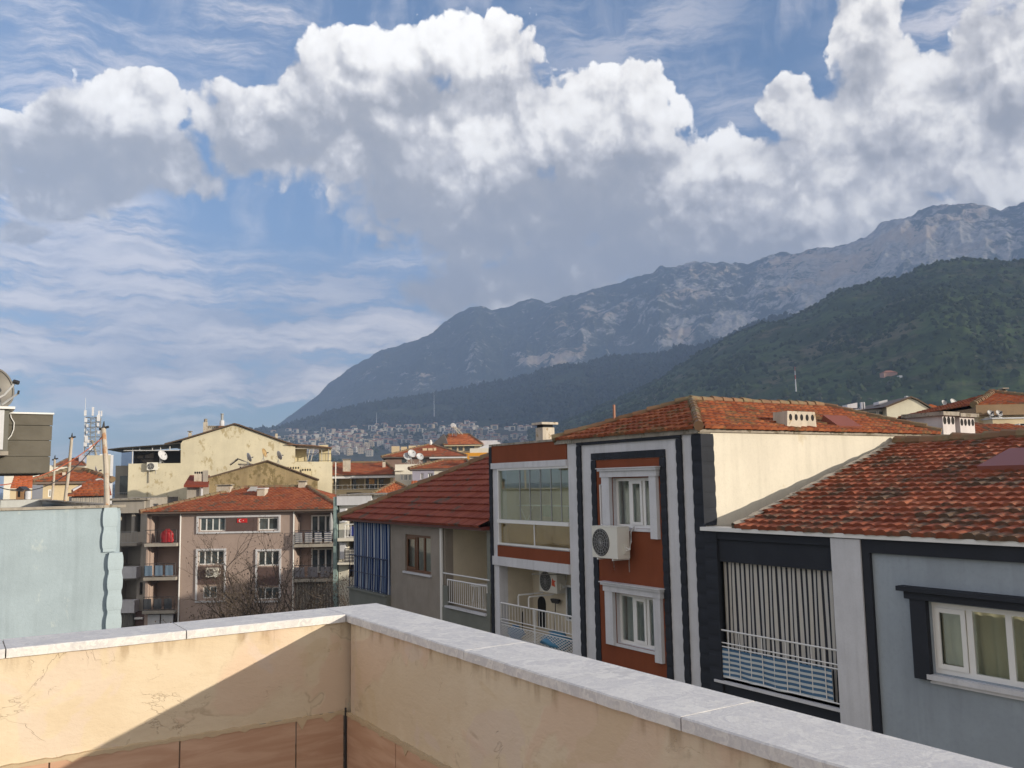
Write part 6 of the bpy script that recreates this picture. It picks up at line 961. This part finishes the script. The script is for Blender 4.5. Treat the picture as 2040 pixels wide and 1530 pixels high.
RID2 = [(300,975),(400,915),(455,872),(500,858),(540,858),(575,849),(609,839),(653,828),(705,815),(760,806),(825,796),(869,789),(910,782),(965,768),(1020,756),(1075,744),(1123,731),(1175,720),(1240,713),(1323,705),(1406,686),(1470,664),(1560,640),(1800,640),(2300,700)]
fore = terrain('forested_hill', RID2, 1750, 2700, R(-26), R(40), 420, 110, material('forest_slope', _hill, (.016, .027, .016), (.040, .052, .024), (.085, .075, .045), .8), rough=.16, power=.75, seed=21, scale=.8, fade=.9)
RID3 = [(1050,860),(1150,832),(1200,812),(1253,790),(1323,751),(1406,702),(1468,671),(1513,651),(1571,636),(1612,615),(1673,583),(1719,571),(1793,560),(1834,537),(1883,525),(1958,519),(2040,522),(2300,520),(2700,600)]
green = terrain('green_hill', RID3, 620, 1650, R(1), R(44), 420, 160, material('green_slope', _hill), rough=.14, power=.95, seed=33, scale=.55, fade=.95)
TOWN = [(300,950),(420,905),(480,868),(560,852),(640,846),(760,836),(860,832),(950,826),(1050,824),(1180,820),(1260,835),(1400,890)]
town = terrain('town_slope', TOWN, 900, 2600, R(-22), R(14), 160, 60, material('town_ground', _hill, (.05, .06, .035), (.09, .085, .06), (.11, .10, .085), 2.), rough=.05, power=1.05, rid=False, seed=44, scale=.8)
# woods and bushes: nobody could count them
def blobs(name, P, Sz, mat, tall=1.2, seed=0):
    rg = np.random.default_rng(seed); ico = [(0, 0, 1.), (.89, 0, .45), (.28, .85, .45), (-.72, .53, .45), (-.72, -.53, .45), (.28, -.85, .45), (.72, .53, -.45), (-.28, .85, -.45), (-.89, 0, -.45), (-.28, -.85, -.45), (.72, -.53, -.45), (0, 0, -1.)]
    fc = [(0,1,2),(0,2,3),(0,3,4),(0,4,5),(0,5,1),(1,6,2),(2,7,3),(3,8,4),(4,9,5),(5,10,1),(6,7,2),(7,8,3),(8,9,4),(9,10,5),(10,6,1),(6,11,7),(7,11,8),(8,11,9),(9,11,10),(10,11,6)]
    I = np.array(ico); Fc = np.array(fc); n = len(P); ang = rg.uniform(0, 6.28, n); c, s_ = np.cos(ang), np.sin(ang); V = I[None]*(1+.28*rg.normal(size=(n, 12, 1))); V[..., 2] *= tall*rg.uniform(.7, 1.3, (n, 1)); X = V[..., 0]*c[:, None]-V[..., 1]*s_[:, None]; Yy = V[..., 0]*s_[:, None]+V[..., 1]*c[:, None]; V = np.stack([X, Yy, V[..., 2]], -1)*Sz[:, None, None]+P[:, None, :]+np.stack([0*Sz, 0*Sz, Sz*.7*tall], -1)[:, None, :]
    mb = MB(); me = bpy.data.meshes.new(name); V = V.reshape(-1, 3); Fs = (Fc[None]+(np.arange(n)*12)[:, None, None]).reshape(-1, 3); me.vertices.add(len(V)); me.vertices.foreach_set('co', V.astype(np.float32).ravel()); me.loops.add(Fs.size); me.loops.foreach_set('vertex_index', Fs.ravel().astype(np.int32)); me.polygons.add(len(Fs)); me.polygons.foreach_set('loop_start', (np.arange(len(Fs))*3).astype(np.int32)); me.polygons.foreach_set('loop_total', np.full(len(Fs), 3, np.int32)); me.polygons.foreach_set('use_smooth', np.zeros(len(Fs), bool)); me.materials.append(mat)
    a = me.attributes.new('rnd', 'FLOAT', 'FACE'); a.data.foreach_set('value', np.repeat(rg.random(n), 20).astype(np.float32)); me.update(calc_edges=True); o = bpy.data.objects.new(name, me); COL.objects.link(o); o['kind'] = 'stuff'; return o
def _leaf(T, a, b): k = T.n('ShaderNodeAttribute', attribute_name='rnd').outputs['Fac']; return princ(T, T.mix(k, a, b), .9, None, 0, .1)
def scatter(t, n, fn, seed, rmin=0., rmax=1.):
    rg = np.random.default_rng(seed); az = rg.uniform(t['az'][0], t['az'][-1], n); s = rg.uniform(rmin, rmax, n); r = t['r'][0]+(t['r'][-1]-t['r'][0])*s; keep = fn(az, s, r) > rg.random(n); az, r, s = az[keep], r[keep], s[keep]; return np.stack([r*np.sin(az), r*np.cos(az), hill_z(t, az, r)-1.], -1), s, rg
den = lambda k, th, sd: (lambda az, s, r: np.clip((fbm(az*k, r/1000*k*.9, 4, sd)-th)*9, .0, 1))
P_, s_, rg = scatter(green, 26000, lambda az, s, r: np.maximum(np.maximum((s > .93)*1., (fbm(az*16, s*7, 4, 5) > .64)*.9), np.maximum(.11, (s < .14)*.6)*(az < R(60)))*(az < R(36)), 5, .03, 1.0); blobs('hill_woods', P_, rg.uniform(1.6, 3.9, len(P_)), material('leaf_dark', _leaf, (.020, .032, .017), (.045, .064, .028)), 1.15, 2)
P_, s_, rg = scatter(green, 9000, lambda az, s, r: (fbm(az*9, s*5, 4, 91) > .5)*.8*(az < R(36)), 8, .15, .9); blobs('olive_groves', P_, rg.uniform(1.2, 2.6, len(P_)), material('leaf_olive', _leaf, (.05, .06, .038), (.085, .09, .065)), .9, 3)
P_, s_, rg = scatter(fore, 30000, lambda az, s, r: np.maximum((fbm(az*14, s*6, 4, 15) > .42)*.9, (s > .95)*1.)*(az < R(24)), 9, .1, 1.0); blobs('far_pine_woods', P_, rg.uniform(3., 6.2, len(P_)), material('leaf_pine', _leaf, (.012, .021, .015), (.028, .038, .022)), 1.4, 4)
P_, s_, rg = scatter(town, 5200, lambda az, s, r: (fbm(az*20, s*8, 3, 25) > .5)*.9+.1, 19, .1, 1.0); blobs('town_trees', P_, rg.uniform(1.8, 4.2, len(P_)), material('leaf_dark', _leaf), 1.3, 6)
# the far town: a few kinds of little houses, copied one by one
kinds = []
FW = [plaster('town_wall_%d' % i, c, var=.05) for i, c in enumerate(((.50, .46, .40), (.46, .39, .30), (.40, .32, .26), (.34, .32, .32), (.58, .55, .50)))]; FT = [paint('town_roof_%d' % i, c, rough=.9) for i, c in enumerate(((.26, .09, .05), (.30, .13, .08), (.30, .29, .27), (.20, .10, .075)))]
def town_house(i, rg, fr0=F(0, 0, 1, 0)):
    w, d, st = rg.uniform(7, 12), rg.uniform(7, 9), int(rg.integers(1, 4)); h = 2.9*st+.4; m = MB(); m.box(fr0, -w/2, w/2, -6, h, -d/2, d/2, 0)
    if i % 3: m.add([(-w/2-.4, -d/2-.4, h), (w/2+.4, -d/2-.4, h), (w/2+.4, d/2+.4, h), (-w/2-.4, d/2+.4, h), (-w/4, 0, h+1.9), (w/4, 0, h+1.9)], [(0, 1, 5, 4), (1, 2, 5), (2, 3, 4, 5), (3, 0, 4), (3, 2, 1, 0)], 1)
    else: m.box(fr0, -w/4, w/5, h, h+2.2, -d/4, d/4, 0); m.box(fr0, -w/2-.2, w/2+.2, h, h+.3, -d/2-.2, d/2+.2, 0)
    for s in range(st):
        for k in range(int(w//3)): x = -w/2+1.2+k*3; m.box(fr0, x, x+1.3, .9+2.9*s, 2.3+2.9*s, d/2, d/2+.05, 2); 
        for k in range(int(d//3.4)): y = -d/2+1.2+k*3.2; m.add([(w/2+.05, y, .9+2.9*s), (w/2+.05, y+1.2, .9+2.9*s), (w/2+.05, y+1.2, 2.3+2.9*s), (w/2+.05, y, 2.3+2.9*s)], [(0, 1, 2, 3)], 2)
    return m
rg = np.random.default_rng(77)
CAND = []
for px0, px1, y0, y1, n in ((480, 720, 858, 905, 150), (640, 960, 846, 900, 230), (700, 830, 835, 862, 60), (930, 1190, 828, 900, 200), (1060, 1190, 822, 868, 70), (560, 1130, 878, 912, 150)):
    for _ in range(n):
        az = azel(rg.uniform(px0, px1), 900)[0]; y = rg.uniform(y0, y1); el = math.tan(azel(800, y)[1]); rs = town['r']; j = np.clip(np.searchsorted(town['az'], az)-1, 0, len(town['az'])-2); e = (town['Z'][j]-EYE)/rs; k = np.argmax(e > el)
        if e[k] > el and k > 0: CAND.append((rs[k]+rg.uniform(-12, 12), az, town['Z'][j, k]))
for _ in range(170): r = rg.uniform(190, 900); px = rg.uniform(560, 1150); CAND.append((r, azel(px, 900)[0], 0.))
CAND.sort(); used = []; GOOD = []
for r, az, z in CAND:
    x, y = r*math.sin(az), r*math.cos(az)
    if all((x-a)**2+(y-b)**2 > 12.5**2 for a, b in used[-160:]): used.append((x, y)); GOOD.append((x, y, z))
meshes = []
for i in range(14):
    o = town_house(i, rg).build('distant_house', [FW[i % 5], FT[i % 4], DARKGLASS]); o.data.transform(Matrix.Translation(o.location)); meshes.append(o); o.location = (0, 0, 0)
for i, (x, y, z) in enumerate(GOOD[:285]):
    src = meshes[i % 14]
    if i < 14: o = src
    else: o = src.copy(); COL.objects.link(o)
    o.location = (x, y, z+(0 if z > 1 else rg.uniform(0, 4))); o.rotation_euler = (0, 0, rg.choice([-.55, .55, 0, .2, -.25])+rg.normal(0, .08)); tag(o, 'tiny pale house in the crowded distant town below the mountain', 'house', 'houses of the distant town')
mb = MB()
for x, y, z in GOOD[285:]:
    a = rg.normal(0, .4); fr = F(x, y, math.cos(a), math.sin(a)); w, d, h = rg.uniform(9, 16), rg.uniform(8, 11), rg.choice([4, 6.5, 9.5]); mb.box(fr, -w/2, w/2, z-6, z+h, -d/2, d/2, int(rg.integers(0, 3))); P4 = [fr.w(q, z+h, e) for q, e in ((-w/2-.4, d/2+.4), (w/2+.4, d/2+.4), (w/2+.4, -d/2-.4), (-w/2-.4, -d/2-.4))]+[fr.w(-w/4, z+h+1.8, 0), fr.w(w/4, z+h+1.8, 0)]
    if rg.random() < .6: mb.add(P4, [(0, 1, 5, 4), (1, 2, 5), (2, 3, 4, 5), (3, 0, 4)], 3)
    mb.box(fr, -w*.3, w*.3, z+1, z+h-1, d/2, d/2+.06, 4)
o = mb.build('far_town', [FW[0], FW[1], FW[4], FT[1], DARKGLASS]); o['kind'] = 'stuff'
# masts and the lonely house on the hill
def on_hill(t, px, py):
    az, el = azel(px, py); j = np.clip(np.searchsorted(t['az'], az)-1, 0, len(t['az'])-2); e = (t['Z'][j]-EYE)/t['r']; k = max(1, int(np.argmax(e > math.tan(el)))); r = t['r'][k]; return np.array([r*math.sin(az), r*math.cos(az), t['Z'][j, k]]), r
def hill_mast(t, px, y0, y1, label, red, wd=.9):
    p, r = on_hill(t, px, y0); h = (y0-y1)/FPX*r; o = thing('hill_mast', label, 'mast', p, None); n = 6
    for k in range(n): MB().tube([p+[0, 0, h*k/n], p+[0, 0, h*(k+1)/n]], wd*(1-.12*k), 4, wd*(1-.12*(k+1))).build('mast_section', paint('mast_red', (.35, .06, .05)) if red and k >= 3 and k % 2 else WHITEP, o)
hill_mast(green, 1586, 782, 733, 'red and white mast on the lower green hill', True, .75); hill_mast(fore, 865, 836, 782, 'thin pale mast on the dark forested hill above the town', False, .9); hill_mast(fore, 750, 848, 822, 'faint mast standing left on the forested hill', False, .9)
p, r = on_hill(green, 1775, 752); t = thing('hill_house', 'lonely pink house with orange roof on the green hill', 'house', p); fr = F(p[0], p[1], 1, .1); k = r/FPX; MB().box(fr, -13*k, 13*k, p[2]-3, p[2]+6*k, -8, 0).build('wall', plaster('hill_pink', (.50, .30, .24)), t); MB().add([fr.w(-14*k, p[2]+6*k, 1), fr.w(14*k, p[2]+6*k, 1), fr.w(14*k, p[2]+6*k, -9), fr.w(-14*k, p[2]+6*k, -9), fr.w(-5*k, p[2]+11*k, -4), fr.w(5*k, p[2]+11*k, -4)], [(0, 1, 5, 4), (1, 2, 5), (2, 3, 4, 5), (3, 0, 4)]).build('roof', FT[1], t)
p, r = on_hill(green, 1795, 754); k = r/FPX; fr = F(p[0], p[1], 1, .1); prop('white_outbuilding', 'small white outbuilding beside the pink hill house', 'house', MB().box(fr, -3*k, 3*k, p[2]-2, p[2]+4*k, -4, 0), WHITEP)
# ------------------------------------------------------------------ the hazy winter air
def _haze(T):
    v = T.n('ShaderNodeVolumePrincipled'); v.inputs['Color'].default_value = (.46, .64, 1.0, 1); v.inputs['Density'].default_value = HAZE; v.inputs['Anisotropy'].default_value = -.25; return v
HAZE = 1.75e-4
m = bpy.data.materials.new('haze_air'); m.use_nodes = True; m.node_tree.nodes.clear(); T = NT(m.node_tree); T.n('ShaderNodeOutputMaterial', ins={1: _haze(T).outputs[0]})
MB().box(F(0, 0, 1, 0), -3600, 5200, -3.2, 1820, -7200, 60).build('haze', m)['kind'] = 'stuff'
